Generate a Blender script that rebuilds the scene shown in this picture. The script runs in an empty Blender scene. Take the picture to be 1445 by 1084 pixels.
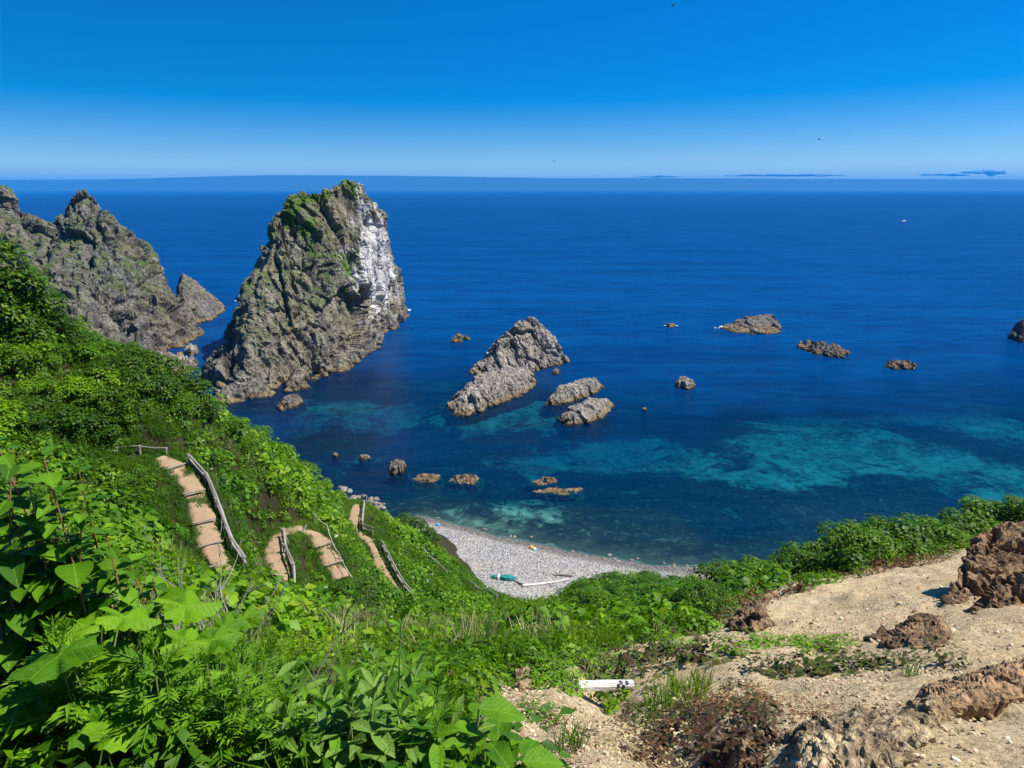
import bpy, bmesh, math, random
import numpy as np
from mathutils import Vector, Matrix

# ------------------------------------------------------------------ scene, camera, sky, sun
scene = bpy.context.scene
COL = scene.collection
EYE = 45.0                       # camera height above the sea, metres
FPX = 963.0                      # focal length in photo pixels (24 mm on 36 mm)
PITCH = math.radians(15.9)
cam_d = bpy.data.cameras.new('camera'); cam_d.lens = 24.0; cam_d.sensor_width = 36.0
cam_d.clip_start = 0.1; cam_d.clip_end = 120000.0
cam = bpy.data.objects.new('camera', cam_d); COL.objects.link(cam)
cam.location = (0, 0, EYE); cam.rotation_euler = (math.radians(90) - PITCH, 0, 0)
scene.camera = cam

SUN_AZ = math.radians(88)       # clockwise from +Y (camera heading): the sun stands to the right, slightly behind
SUN_EL = math.radians(57)
sun_dir = Vector((math.sin(SUN_AZ) * math.cos(SUN_EL), math.cos(SUN_AZ) * math.cos(SUN_EL), math.sin(SUN_EL)))
sun_l = bpy.data.lights.new('sun', 'SUN'); sun_l.energy = 5.0; sun_l.angle = math.radians(0.53); sun_l.color = (1.0, 0.945, 0.86)
sun = bpy.data.objects.new('sun', sun_l); COL.objects.link(sun)
sun.rotation_euler = sun_dir.to_track_quat('Z', 'Y').to_euler()

world = bpy.data.worlds.new('World'); scene.world = world; world.use_nodes = True
wn = world.node_tree; wn.nodes.clear()
def wnode(t, **k):
    n = wn.nodes.new(t)
    for a, b in k.items(): setattr(n, a, b)
    return n
w_out = wnode('ShaderNodeOutputWorld'); w_bg = wnode('ShaderNodeBackground'); w_bg.inputs['Strength'].default_value = 0.072
w_sky = wnode('ShaderNodeTexSky', sky_type='NISHITA', sun_disc=False)
w_sky.sun_elevation = SUN_EL; w_sky.sun_rotation = SUN_AZ
w_sky.altitude = 0; w_sky.air_density = 1.41; w_sky.dust_density = 0.5; w_sky.ozone_density = 3.4
w_tc = wnode('ShaderNodeTexCoord')
w_map = wnode('ShaderNodeMapping'); w_map.inputs['Scale'].default_value = (1, 1, 2.15); w_map.inputs['Location'].default_value = (0, 0, 0.036)
w_nrm = wnode('ShaderNodeVectorMath', operation='NORMALIZE')
w_hsv = wnode('ShaderNodeHueSaturation'); w_hsv.inputs['Saturation'].default_value = 1.78
w_hsv.inputs['Hue'].default_value = 0.512; w_hsv.inputs['Value'].default_value = 1.0
wl = wn.links.new
wl(w_tc.outputs['Generated'], w_map.inputs['Vector']); wl(w_map.outputs['Vector'], w_nrm.inputs[0])
wl(w_nrm.outputs['Vector'], w_sky.inputs['Vector']); wl(w_sky.outputs['Color'], w_hsv.inputs['Color'])
wl(w_hsv.outputs['Color'], w_bg.inputs['Color']); wl(w_bg.outputs['Background'], w_out.inputs['Surface'])

vs = scene.view_settings
scene.display_settings.display_device = 'sRGB'
vs.view_transform = 'Standard'; vs.look = 'None'; vs.exposure = 0.92; vs.gamma = 1.0; vs.use_curve_mapping = False
cy = scene.cycles
cy.use_denoising = True
cy.max_bounces = 8; cy.diffuse_bounces = 3; cy.glossy_bounces = 3; cy.transmission_bounces = 4
cy.transparent_max_bounces = 10; cy.volume_bounces = 0
cy.sample_clamp_indirect = 4.0
HAZE_DENSITY = 5.5e-5
random.seed(5); RNG = np.random.default_rng(11)

# ------------------------------------------------------------------ pixel rays (photo pixels give a direction; what is touched gives the distance)
CP, SP = math.cos(PITCH), math.sin(PITCH)
def slope(px, py):
    u = (px - 722.5) / FPX; v = (py - 542.0) / FPX
    yc = CP - v * SP
    return u / yc, (-SP - v * CP) / yc
def P(px, py, D):
    a, b = slope(px, py); return (D * a, D, EYE + D * b)
def S(px, py, z=0.0):
    a, b = slope(px, py); D = (z - EYE) / b; return (D * a, D, z)

# ------------------------------------------------------------------ noise
def _hash(ix, iy, iz, seed):
    with np.errstate(over='ignore'):
        h = (ix.astype(np.uint32) * np.uint32(374761393) + iy.astype(np.uint32) * np.uint32(668265263)
             + iz.astype(np.uint32) * np.uint32(2147483647) + np.uint32((seed * 974634777) & 0xffffffff))
        h = (h ^ (h >> np.uint32(13))) * np.uint32(1274126177)
        h = (h ^ (h >> np.uint32(16))) * np.uint32(2246822519)
        h = h ^ (h >> np.uint32(15))
    return h.astype(np.float64) / 4294967295.0
def vnoise(p, seed=0):
    """value noise, -1..1, p (n,3)"""
    f = np.floor(p); i = f.astype(np.int64); t = p - f; t = t * t * t * (t * (t * 6 - 15) + 10)
    out = 0
    for dx in (0, 1):
        wx = t[:, 0] if dx else 1 - t[:, 0]
        for dy in (0, 1):
            wy = t[:, 1] if dy else 1 - t[:, 1]
            for dz in (0, 1):
                wz = t[:, 2] if dz else 1 - t[:, 2]
                out = out + wx * wy * wz * _hash(i[:, 0] + dx, i[:, 1] + dy, i[:, 2] + dz, seed)
    return out * 2 - 1
ROT = np.array([[0.80, 0.36, -0.48], [-0.60, 0.48, -0.64], [0.0, 0.80, 0.60]])
def fbm(p, octaves=4, seed=0, gain=0.5, lac=2.03, ridged=False):
    p = np.asarray(p, float); out = 0; a = 1.0; tot = 0
    for o in range(octaves):
        n = vnoise(p, seed + o * 17)
        if ridged: n = 1 - 2 * np.abs(n)
        out = out + a * n; tot += a; a *= gain; p = (p @ ROT) * lac + 11.3
    return out / tot
def worley_off(p, seed=0):
    """cell noise: distance to nearest and second feature point, a random value per cell, offset from the nearest point"""
    f = np.floor(p).astype(np.int64); d1 = np.full(len(p), 9.0); d2 = d1.copy(); cid = np.zeros(len(p)); off = np.zeros((len(p), 3))
    for dx in (-1, 0, 1):
        for dy in (-1, 0, 1):
            for dz in (-1, 0, 1):
                c = f + np.array([dx, dy, dz])
                q = np.stack([_hash(c[:, 0], c[:, 1], c[:, 2], seed + k) for k in (1, 2, 3)], 1)
                v = p - (c + q); d = np.linalg.norm(v, axis=1); r = _hash(c[:, 0], c[:, 1], c[:, 2], seed + 9)
                nearer = d < d1
                d2 = np.where(nearer, d1, np.minimum(d2, d)); cid = np.where(nearer, r, cid); off[nearer] = v[nearer]; d1 = np.where(nearer, d, d1)
    return d1, d2, cid, off

# ------------------------------------------------------------------ object helpers
def mesh_obj(name, verts, faces, mat=None, parent=None, smooth=False):
    me = bpy.data.meshes.new(name)
    me.from_pydata([tuple(v) for v in verts], [], [tuple(f) for f in faces]); me.update()
    return link_mesh(name, me, mat, parent, smooth)
def fast_mesh(name, co, quads):
    me = bpy.data.meshes.new(name); n = len(co); k = quads.shape[1]
    me.vertices.add(n); me.vertices.foreach_set('co', np.asarray(co, np.float32).ravel())
    me.loops.add(quads.size); me.loops.foreach_set('vertex_index', quads.astype(np.int32).ravel())
    me.polygons.add(len(quads)); me.polygons.foreach_set('loop_start', np.arange(0, quads.size, k, dtype=np.int32))
    me.polygons.foreach_set('loop_total', np.full(len(quads), k, np.int32))
    me.update(calc_edges=True); me.validate(); return me
def link_mesh(name, me, mat=None, parent=None, smooth=False):
    o = bpy.data.objects.new(name, me); COL.objects.link(o)
    if mat is not None and not me.materials: me.materials.append(mat)
    if parent is not None: o.parent = parent
    if smooth: me.polygons.foreach_set('use_smooth', np.ones(len(me.polygons), bool))
    return o
def empty(name, loc=(0, 0, 0), rz=0.0):
    o = bpy.data.objects.new(name, None); COL.objects.link(o); o.location = loc; o.rotation_euler = (0, 0, rz)
    o.empty_display_size = 0.2; return o
def tag(o, label=None, cat=None, group=None, kind=None):
    if label: o['label'] = label
    if cat: o['category'] = cat
    if group: o['group'] = group
    if kind: o['kind'] = kind
    return o
def attr(me, name, vals):
    a = me.attributes.new(name, 'FLOAT', 'POINT'); a.data.foreach_set('value', np.asarray(vals, np.float32))
def grid_faces(nu, nv):
    i = np.arange(nu * nv).reshape(nu, nv)
    return np.stack([i[:-1, :-1].ravel(), i[1:, :-1].ravel(), i[1:, 1:].ravel(), i[:-1, 1:].ravel()], 1)

# ------------------------------------------------------------------ material helper
class Mat:
    def __init__(self, name):
        self.m = bpy.data.materials.new(name); self.m.use_nodes = True
        self.t = self.m.node_tree; self.t.nodes.clear()
        self.out = self.n('ShaderNodeOutputMaterial')
    def n(self, typ, ins=None, **k):
        nd = self.t.nodes.new(typ)
        for a, b in k.items(): setattr(nd, a, b)
        for key, v in (ins or {}).items(): self.set(nd.inputs[key], v)
        return nd
    def set(self, sock, v):
        if isinstance(v, bpy.types.NodeSocket): self.t.links.new(v, sock)
        elif isinstance(v, bpy.types.Node): self.t.links.new(v.outputs[0], sock)
        elif v is not None:
            if hasattr(sock, 'default_value') and not isinstance(v, (int, float)) and len(v) == 3 and sock.type == 'RGBA': v = (*v, 1)
            sock.default_value = v
    def pos(self): return self.n('ShaderNodeNewGeometry').outputs['Position']
    def obj(self): return self.n('ShaderNodeTexCoord').outputs['Object']
    def mapping(self, vec, scale=(1, 1, 1), rot=(0, 0, 0), loc=(0, 0, 0)):
        return self.n('ShaderNodeMapping', {'Vector': vec, 'Scale': scale, 'Rotation': rot, 'Location': loc}).outputs[0]
    def noise(self, vec, scale, detail=4, rough=0.55, dist=0.0):
        return self.n('ShaderNodeTexNoise', {'Vector': vec, 'Scale': scale, 'Detail': detail, 'Roughness': rough, 'Distortion': dist}).outputs[0]
    def voro(self, vec, scale, feature='F1', out=0):
        return self.n('ShaderNodeTexVoronoi', {'Vector': vec, 'Scale': scale}, feature=feature).outputs[out]
    def ramp(self, fac, stops):
        r = self.n('ShaderNodeValToRGB', {'Fac': fac}); e = r.color_ramp.elements
        while len(e) < len(stops): e.new(0.5)
        for el, (p, c) in zip(e, stops):
            el.position = p; el.color = (*c, 1) if not isinstance(c, (int, float)) else (c, c, c, 1)
        return r.outputs[0]
    def rng(self, v, a, b, c=0.0, d=1.0, smooth=False):
        return self.n('ShaderNodeMapRange', {'Value': v, 'From Min': a, 'From Max': b, 'To Min': c, 'To Max': d},
                      interpolation_type='SMOOTHSTEP' if smooth else 'LINEAR').outputs[0]
    def mix(self, fac, a, b, blend='MIX'):
        nd = self.n('ShaderNodeMix', data_type='RGBA', blend_type=blend)
        self.set(nd.inputs[0], fac); self.set(nd.inputs[6], a); self.set(nd.inputs[7], b); return nd.outputs[2]
    def math(self, op, a, b=None, c=None):
        nd = self.n('ShaderNodeMath', operation=op); self.set(nd.inputs[0], a)
        if b is not None: self.set(nd.inputs[1], b)
        if c is not None: self.set(nd.inputs[2], c)
        return nd.outputs[0]
    def attr(self, name): return self.n('ShaderNodeAttribute', attribute_name=name).outputs['Fac']
    def xyz(self, v): return self.n('ShaderNodeSeparateXYZ', {0: v}).outputs
    def bump(self, h, strength, dist, normal=None):
        b = self.n('ShaderNodeBump', {'Height': h, 'Strength': strength, 'Distance': dist})
        if normal is not None: self.set(b.inputs['Normal'], normal)
        return b.outputs[0]
    def bsdf(self, color, rough=0.7, normal=None, spec=0.3, **k):
        b = self.n('ShaderNodeBsdfPrincipled', {'Base Color': color, 'Roughness': rough, 'Specular IOR Level': spec, **k})
        if normal is not None: self.set(b.inputs['Normal'], normal)
        return b.outputs[0]
    def surface(self, sh): self.t.links.new(sh, self.out.inputs['Surface']); return self.m

def rock_material(name, base, dark, warm, green=0.35, tide=True, crack=0.10, guano=None, scale=1.0, grass_up=0.0, grass_at=()):
    m = Mat(name); p = m.pos()
    nrm = m.n('ShaderNodeNewGeometry').outputs['Normal']
    tilted = m.mapping(p, (1.0, 1.0, 0.55), (0.5, 0.35, 0.2))
    big = m.noise(p, 0.07 * scale, 5, 0.6)
    mid = m.noise(tilted, 0.32 * scale, 6, 0.68, 0.6)
    fine = m.noise(p, 1.9 * scale, 6, 0.72)
    c = m.mix(m.rng(mid, 0.40, 0.62), dark, base)
    c = m.mix(m.rng(big, 0.42, 0.62, 0, 0.75), c, warm)
    c = m.mix(1.0, c, m.ramp(m.math('ADD', m.math('MULTIPLY', fine, 0.6), m.math('MULTIPLY', m.noise(tilted, 3.1 * scale, 5, 0.75, 0.8), 0.4)), [(0.34, 0.30), (0.5, 0.95), (0.64, 1.60)]), 'MULTIPLY')
    cell = m.n('ShaderNodeTexVoronoi', {'Vector': m.mapping(p, (1, 1, 0.6), (0.4, 0.6, 0.1)), 'Scale': 0.42 * scale}, feature='F1')
    tone = m.xyz(cell.outputs['Color'])[0]
    c = m.mix(1.0, c, m.rng(tone, 0, 1, 0.72, 1.22), 'MULTIPLY')
    dist = m.n('ShaderNodeTexVoronoi', {'Vector': m.n('ShaderNodeVectorMath', {0: m.mapping(p, (1, 1, 0.28), (0.75, 0.45, 0.3)), 1: m.n('ShaderNodeTexNoise', {'Vector': p, 'Scale': 0.5 * scale, 'Detail': 3}).outputs['Color']}, operation='ADD').outputs[0], 'Scale': 0.55 * scale}, feature='DISTANCE_TO_EDGE').outputs['Distance']
    line = m.rng(dist, 0.0, crack, 0.0, 1.0)
    c = m.mix(1.0, c, m.rng(line, 0, 1, 0.62, 1.0), 'MULTIPLY')
    z = m.xyz(p)[2]; up = m.xyz(nrm)[2]
    if green:
        lich = m.noise(p, 0.22 * scale, 5, 0.65, 0.4)
        f = m.math('MULTIPLY', m.rng(lich, 0.5, 0.66), m.rng(z, 2.5, 9))
        c = m.mix(m.math('MULTIPLY', f, green), c, (0.105, 0.125, 0.045))
    if grass_up:
        gm = m.math('MULTIPLY', m.rng(m.math('ADD', up, m.math('MULTIPLY', m.math('SUBTRACT', m.noise(p, 0.25, 5, 0.6), 0.5), 1.6)), grass_up, grass_up + 0.18), m.rng(z, 9, 20))
        c = m.mix(gm, c, m.mix(m.noise(p, 1.3, 4), (0.03, 0.07, 0.008), (0.075, 0.13, 0.015)))
    for (gc, gr) in grass_at:
        q_ = m.n('ShaderNodeVectorMath', {0: m.n('ShaderNodeVectorMath', {0: p, 1: gc}, operation='SUBTRACT').outputs[0], 1: gr}, operation='DIVIDE').outputs[0]
        d_ = m.n('ShaderNodeVectorMath', {0: q_}, operation='LENGTH').outputs['Value']
        f_ = m.math('SUBTRACT', m.math('ADD', 0.55, m.math('MULTIPLY', m.math('SUBTRACT', m.noise(p, 0.3, 5, 0.65), 0.5), 2.6)), d_)
        c = m.mix(m.rng(f_, -0.12, 0.12), c, m.mix(m.noise(p, 1.1, 4), (0.028, 0.075, 0.006), (0.085, 0.15, 0.012)))
    if guano is not None:
        # droppings streaked down the seaward face: a stain with its own place and shape
        (gx, gy, gz), (rx, ry, rz) = guano
        loc = m.n('ShaderNodeVectorMath', {0: p, 1: (gx, gy, gz)}, operation='SUBTRACT').outputs[0]
        loc = m.n('ShaderNodeVectorMath', {0: loc, 1: (rx, ry, rz)}, operation='DIVIDE').outputs[0]
        d = m.n('ShaderNodeVectorMath', {0: loc}, operation='LENGTH').outputs['Value']
        streak = m.noise(m.mapping(p, (1, 1, 0.16)), 0.33, 5, 0.7, 0.8)
        blot = m.noise(p, 0.16, 5, 0.65, 0.5)
        f = m.math('ADD', m.math('MULTIPLY', streak, 1.5), m.math('MULTIPLY', blot, 1.3))
        f = m.math('SUBTRACT', f, m.math('MULTIPLY', d, 0.62))
        c = m.mix(m.rng(f, 0.66, 0.98, 0, 0.88), c, m.mix(m.rng(streak, 0.35, 0.65), (0.26, 0.25, 0.255), (0.62, 0.60, 0.585)))
    if tide:
        wob = m.math('ADD', z, m.math('MULTIPLY', m.math('SUBTRACT', m.noise(p, 0.5, 4), 0.5), -1.0))
        c = m.mix(m.rng(wob, 1.25, 0.8, 0, 0.7), c, (0.19, 0.13, 0.055))
        c = m.mix(m.rng(wob, 0.42, 0.2, 0, 0.95), c, (0.022, 0.02, 0.012))
    h = m.math('ADD', m.math('MULTIPLY', fine, 0.55), m.math('ADD', m.math('MULTIPLY', mid, 1.3), m.math('MULTIPLY', line, 0.35)))
    nb = m.bump(h, 0.75, 0.8 / scale)
    nb = m.bump(m.noise(p, 5.5 * scale, 4, 0.7), 0.5, 0.2 / scale, nb)
    return m.surface(m.bsdf(c, 0.88, nb, 0.25))

# ------------------------------------------------------------------ shoreline and sea bed
shore = np.array([S(*q)[:2] for q in [(300, 640), (400, 655), (490, 692), (540, 712), (590, 729), (640, 741), (700, 757), (760, 771),
                                      (830, 785), (900, 797), (960, 803), (1010, 806)]])
shore = np.vstack([[-160, 82], [-60, 80], [-24, 82], [-17, 84.5], shore[shore[:, 0] > -14.5], [60, 70], [160, 74]])
shore = shore[shore[:, 0].argsort()]
def y_shore(x): return np.interp(x, shore[:, 0], shore[:, 1])
def blob(x, y, px, py, rx, ry, rot=0.0):
    cx, cyy, _ = S(px, py); dx, dy = x - cx, y - cyy
    c, s = math.cos(rot), math.sin(rot)
    u, v = (dx * c + dy * s) / rx, (-dx * s + dy * c) / ry
    return np.exp(-(u * u + v * v))
def seabed_z(x, y):
    o = y - y_shore(x)
    p = np.stack([x, y, np.zeros_like(x)], 1)
    deep = 0.055 * o + 0.00045 * o * o + fbm(p * 0.06, 4, 31) * np.clip(o * 0.06, 0, 3.0)
    deep = deep - 3.0 * blob(x, y, 1150, 625, 42, 24) - 2 * blob(x, y, 1340, 570, 28, 20) - 9 * blob(x, y, 440, 545, 22, 20) - 4.5 * blob(x, y, 720, 570, 22, 18)
    z = np.where(o < 0, -0.085 * o, -np.clip(deep, 0.03 * o, 40))
    return z
SEA_X = np.concatenate([-np.geomspace(40000, 130, 26), np.linspace(-125, 150, 190), np.geomspace(156, 40000, 26)])
SEA_Y = np.concatenate([[-20, 20], np.linspace(40, 300, 180), np.geomspace(306, 40000, 30)])
gx, gy = np.meshgrid(SEA_X, SEA_Y, indexing='ij')
sea_co = np.stack([gx.ravel(), gy.ravel(), np.zeros(gx.size)], 1)
sea_me = fast_mesh('sea', sea_co, grid_faces(len(SEA_X), len(SEA_Y)))
sea_depth = np.clip(-seabed_z(sea_co[:, 0], sea_co[:, 1]), 0, 40)
attr(sea_me, 'depth', sea_depth)

m = Mat('sea_water'); p = m.pos()
depth = m.attr('depth')
clar = m.math('POWER', 2.718, m.math('MULTIPLY', depth, -0.125))
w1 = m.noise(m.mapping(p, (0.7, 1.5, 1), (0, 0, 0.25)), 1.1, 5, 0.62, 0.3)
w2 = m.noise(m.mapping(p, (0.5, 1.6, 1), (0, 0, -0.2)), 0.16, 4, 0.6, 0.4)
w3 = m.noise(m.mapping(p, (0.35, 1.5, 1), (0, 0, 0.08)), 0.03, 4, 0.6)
hgt = m.math('ADD', m.math('MULTIPLY', w1, 0.30), m.math('ADD', m.math('MULTIPLY', w2, 1.1), m.math('MULTIPLY', w3, 2.2)))
nb = m.bump(hgt, 0.42, 1.0)
body_c = m.mix(m.rng(m.math('ADD', m.math('MULTIPLY', w3, 0.35), m.math('ADD', m.math('MULTIPLY', w2, 0.4), m.math('MULTIPLY', w1, 0.35))), 0.47, 0.62), (0.0, 0.023, 0.100), (0.0, 0.045, 0.162))  # light and dark of the ripples painted into the body colour from wave noise
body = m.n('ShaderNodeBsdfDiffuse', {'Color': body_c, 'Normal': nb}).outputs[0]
tint = m.ramp(m.rng(depth, 0.0, 4.0), [(0.0, (0.62, 0.90, 0.90)), (0.22, (0.12, 0.58, 0.70)), (1.0, (0.002, 0.35, 0.47))])
trans = m.n('ShaderNodeBsdfTransparent', {'Color': tint}).outputs[0]
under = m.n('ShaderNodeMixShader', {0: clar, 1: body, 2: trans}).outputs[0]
gloss = m.n('ShaderNodeBsdfGlossy', {'Color': (1, 1, 1, 1), 'Roughness': 0.10, 'Normal': nb}).outputs[0]
fres = m.n('ShaderNodeFresnel', {'IOR': 1.333, 'Normal': nb}).outputs[0]
fres = m.math('MINIMUM', fres, 0.10)          # slopes of the wavelets keep grazing reflection well below one
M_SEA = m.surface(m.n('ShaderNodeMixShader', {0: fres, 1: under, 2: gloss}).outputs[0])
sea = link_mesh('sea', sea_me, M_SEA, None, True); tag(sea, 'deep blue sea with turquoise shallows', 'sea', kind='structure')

sx = np.linspace(-170, 175, 300); sy = np.concatenate([np.linspace(40, 150, 200), np.linspace(151, 330, 120)])
gx, gy = np.meshgrid(sx, sy, indexing='ij'); x, y = gx.ravel(), gy.ravel()
z = np.minimum(seabed_z(x, y), 40)
z = np.where(y < y_shore(x), np.minimum(z, 3.5), z) - 0.03
p3 = np.stack([x, y, z], 1)
o = y - y_shore(x)
z = z + np.where(o > 0, fbm(p3 * 0.7, 3, 5) * np.clip(o * 0.04, 0, 0.35), 0)
p3[:, 2] = z
n = fbm(p3 * np.array([0.05, 0.05, 0]), 5, 77)
sandy = n * 2.3 - 0.85 * np.exp(-(np.maximum(o, 0) / 34.0) ** 2) + 1.25 * blob(x, y, 1150, 628, 34, 18) + 0.9 * blob(x, y, 1280, 650, 20, 12) + 0.8 * blob(x, y, 1330, 565, 24, 14) + 0.35 * blob(x, y, 450, 548, 16, 16) \
    + 0.35 * blob(x, y, 745, 565, 14, 12) + 0.55 * blob(x, y, 850, 640, 16, 10) + 0.55 * blob(x, y, 930, 730, 14, 9) + 0.5 * blob(x, y, 680, 720, 10, 6) \
    - 1.5 * blob(x, y, 1390, 620, 15, 13) - 1.2 * blob(x, y, 930, 590, 20, 9) - 1.1 * blob(x, y, 560, 620, 22, 14) - 0.9 * blob(x, y, 1050, 700, 20, 8) - 1.0 * blob(x, y, 870, 690, 9, 5)
me = fast_mesh('seabed', p3, grid_faces(len(sx), len(sy)))
attr(me, 'sandy', 1 / (1 + np.exp(-(sandy - 0.30) * 5)))
m = Mat('seabed'); p = m.pos()
sandf = m.attr('sandy')
n1 = m.noise(p, 0.12, 7, 0.72, 0.8); n2 = m.noise(p, 1.1, 6, 0.72)
kelp = m.mix(m.rng(n1, 0.4, 0.65), (0.003, 0.007, 0.007), (0.016, 0.018, 0.010))
kelp = m.mix(m.rng(n2, 0.54, 0.66, 0, 0.8), kelp, (0.075, 0.09, 0.055))
sand = m.mix(n2, (0.20, 0.22, 0.15), (0.38, 0.39, 0.28))
nm = m.noise(p, 0.38, 6, 0.75, 1.2)
f = m.rng(m.math('ADD', m.math('MULTIPLY', sandf, 0.75), m.math('ADD', m.math('MULTIPLY', m.math('SUBTRACT', n1, 0.5), 2.6), m.math('MULTIPLY', m.math('SUBTRACT', nm, 0.5), 2.2))), 0.28, 0.95)
f = m.math('MULTIPLY', f, m.rng(n2, 0.26, 0.50, 0.35, 1.0))
c = m.mix(f, kelp, sand)
c = m.mix(m.rng(m.xyz(p)[2], -0.22, 0.05), c, (0.075, 0.066, 0.045))
M_BED = m.surface(m.bsdf(c, 0.9, m.bump(n2, 0.6, 0.4)))
sb = link_mesh('seabed', me, M_BED, None, True); tag(sb, 'sandy and weed-covered sea bed under shallow water', 'seabed', kind='structure')

# ------------------------------------------------------------------ hillside: heights from what the photo shows, spline between
ctrl = []
def g(px, py, D, veg=0.0):
    q = P(px, py, D); ctrl.append((q[0], q[1], q[2] - EYE - veg))
for q in [(0, 0, -1.72), (-2.5, 0, -1.9), (-6, 0, -2.6), (-14, 0, -4.0), (3, 0, -1.6), (7, 0, -1.5), (14, 0, -1.2), (0, -6, 1.2), (-8, -7, 0.8), (9, -7, 2.0), (-30, -8, -1), (28, -8, 1.5),
          (-45, 10, -7), (-60, 30, -6), (-48, 42, -5), (-62, 55, -14), (30, 6, -5), (48, 12, -14), (62, 0, -16),
          (-30, 62, -24), (-45, 78, -36), (-30, 84, -44), (-65, 90, -48), (-65, 110, -52), (-25, 105, -50), (0, 110, -52), (30, 110, -52), (62, 100, -52),
          (-20, 82, -43), (-12, 84, -44.5), (24, 36, -31), (36, 32, -33), (48, 30, -36), (62, 30, -42), (32, 48, -44), (20, 64, -46), (45, 60, -50), (62, 60, -52), (14, 45, -30)]:
    ctrl.append(q)
# near slope
for q in [(300, 1084, 3.1), (0, 1000, 3.6), (0, 900, 6.5), (722, 1084, 3.5), (1000, 1084, 3.6), (1300, 1070, 3.3), (1445, 1010, 4.0),
          (300, 1000, 5.2), (500, 1000, 5.8), (722, 1000, 6.2), (880, 1000, 6.0), (1000, 1000, 5.6), (1250, 1000, 5.0), (1420, 965, 5.3),
          (850, 985, 7.6), (1000, 945, 8.0), (1200, 935, 7.8), (1400, 912, 7.8), (760, 950, 8.2),
          (1000, 908, 11.5), (1120, 900, 11.3), (1250, 890, 10.8), (1400, 880, 10.0),
          (1040, 868, 15.5), (1150, 850, 16), (1250, 830, 16.5), (1340, 806, 17.5), (1445, 800, 15),
          (1000, 872, 17), (1100, 828, 20.5), (1200, 808, 21.5), (1300, 792, 22.5), (1380, 768, 24), (1445, 745, 26)]:
    g(*q)
for q in [(100, 850, 9), (250, 850, 12), (200, 900, 7.5), (400, 900, 11), (560, 910, 13), (700, 905, 14.5), (850, 905, 15), (940, 888, 17)]: g(*q, 0.55)
for q in [(500, 880, 24), (600, 886, 24), (722, 878, 26), (850, 868, 27), (940, 855, 27), (660, 872, 36), (780, 862, 38), (880, 850, 38), (970, 838, 33), (300, 812, 21), (150, 780, 20), (50, 720, 22)]: g(*q, 0.6)
for q in [(640, 862, 48), (722, 850, 54), (800, 848, 54), (880, 836, 52), (830, 824, 60), (900, 820, 60.5), (960, 828, 61)]: g(*q, 0.9)
for q in [(800, 66.5, -43.6), (880, 67.5, -43.6), (960, 69, -44)]:
    a, b = slope(q[0], 830); ctrl.append((q[1] * a, q[1], q[2]))
# foot of the slope along the back of the beach
for q in [(600, 748), (640, 785), (680, 822), (720, 838), (760, 850), (790, 862)]:
    s = S(q[0], q[1], 1.3); ctrl.append((s[0], s[1], 1.3 - EYE))
# the path's three legs and the ground beside them
PATH1 = [(150, 648, 35), (225, 645, 34.6), (262, 668, 33.2), (283, 715, 31.0), (300, 765, 28.6), (322, 802, 26.8)]
PATH2 = [(408, 850, 32.4), (392, 800, 35.2), (390, 765, 37.4), (408, 746, 39.2), (440, 744, 39.6), (462, 772, 38.4), (482, 808, 36.6)]
PATH3 = [(503, 712, 63), (500, 735, 60), (500, 760, 57), (525, 775, 54.5), (541, 805, 50), (558, 840, 46.8), (584, 872, 43.8)]
for pth in (PATH1, PATH2, PATH3):
    for q in pth: g(*q)
for q in [(180, 720, 29), (230, 770, 26), (340, 720, 33.5), (360, 650, 41), (300, 620, 40), (345, 800, 28.5), (430, 800, 36), (440, 700, 46), (500, 800, 38.5), (480, 840, 34),
          (520, 740, 56), (590, 820, 52), (620, 800, 60), (640, 840, 53), (560, 760, 61)]: g(*q, 0.5)
# crest of the left ridge
for q in [(-60, 345, 37), (0, 395, 37), (70, 465, 37.5), (120, 490, 38.5), (190, 512, 40), (250, 535, 41.5), (300, 572, 43.5), (350, 602, 46.5), (420, 650, 52), (460, 682, 57), (500, 700, 64), (545, 722, 67), (575, 745, 67), (610, 775, 66), (640, 800, 65)]: g(*q, 0.9)
for q in [(40, 560, 33), (120, 570, 35), (200, 560, 37), (100, 660, 30)]: g(*q, 0.8)
# the back of the ridge, falling to the sea
for q in [(0, 37, 14, 9), (190, 40, 14, 9), (300, 44, 14, 10), (420, 52, 13, 9), (500, 65, 13, 9)]:
    a, b = slope(q[0], 600); D = q[1] + q[2]
    zc = {0: -4.6, 190: -10.5, 300: -14.8, 420: -22.5, 500: -32}[q[0]]
    ctrl.append((D * a * 0.97, D, zc - q[3]))
ctrl = np.array(ctrl)
def rbf_fit(c):
    d = np.linalg.norm(c[:, None, :2] - c[None, :, :2], axis=2)
    A = np.sqrt(d * d + 0.6) + np.eye(len(c)) * (-0.25)
    Pm = np.hstack([np.ones((len(c), 1)), c[:, :2]])
    M = np.block([[A, Pm], [Pm.T, np.zeros((3, 3))]])
    w = np.linalg.solve(M, np.concatenate([c[:, 2], np.zeros(3)])); return w
_w = rbf_fit(ctrl)
def rbf_eval(x, y):
    out = np.empty(len(x))
    for i in range(0, len(x), 20000):
        xs, ys = x[i:i + 20000], y[i:i + 20000]
        d2 = (xs[:, None] - ctrl[None, :, 0]) ** 2 + (ys[:, None] - ctrl[None, :, 1]) ** 2
        out[i:i + 20000] = np.sqrt(d2 + 0.6) @ _w[:-3] + _w[-3] + _w[-2] * xs + _w[-1] * ys
    return out
def spaced(lo, mid0, mid1, hi, fine, grow):
    a = [mid0]; s = fine
    while a[-1] > lo: s *= grow; a.append(a[-1] - s)
    b = list(np.arange(mid0 + fine, mid1, fine)); c = [mid1]; s = fine
    while c[-1] < hi: s *= grow; c.append(c[-1] + s)
    return np.array(a[::-1] + b + c)
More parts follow.
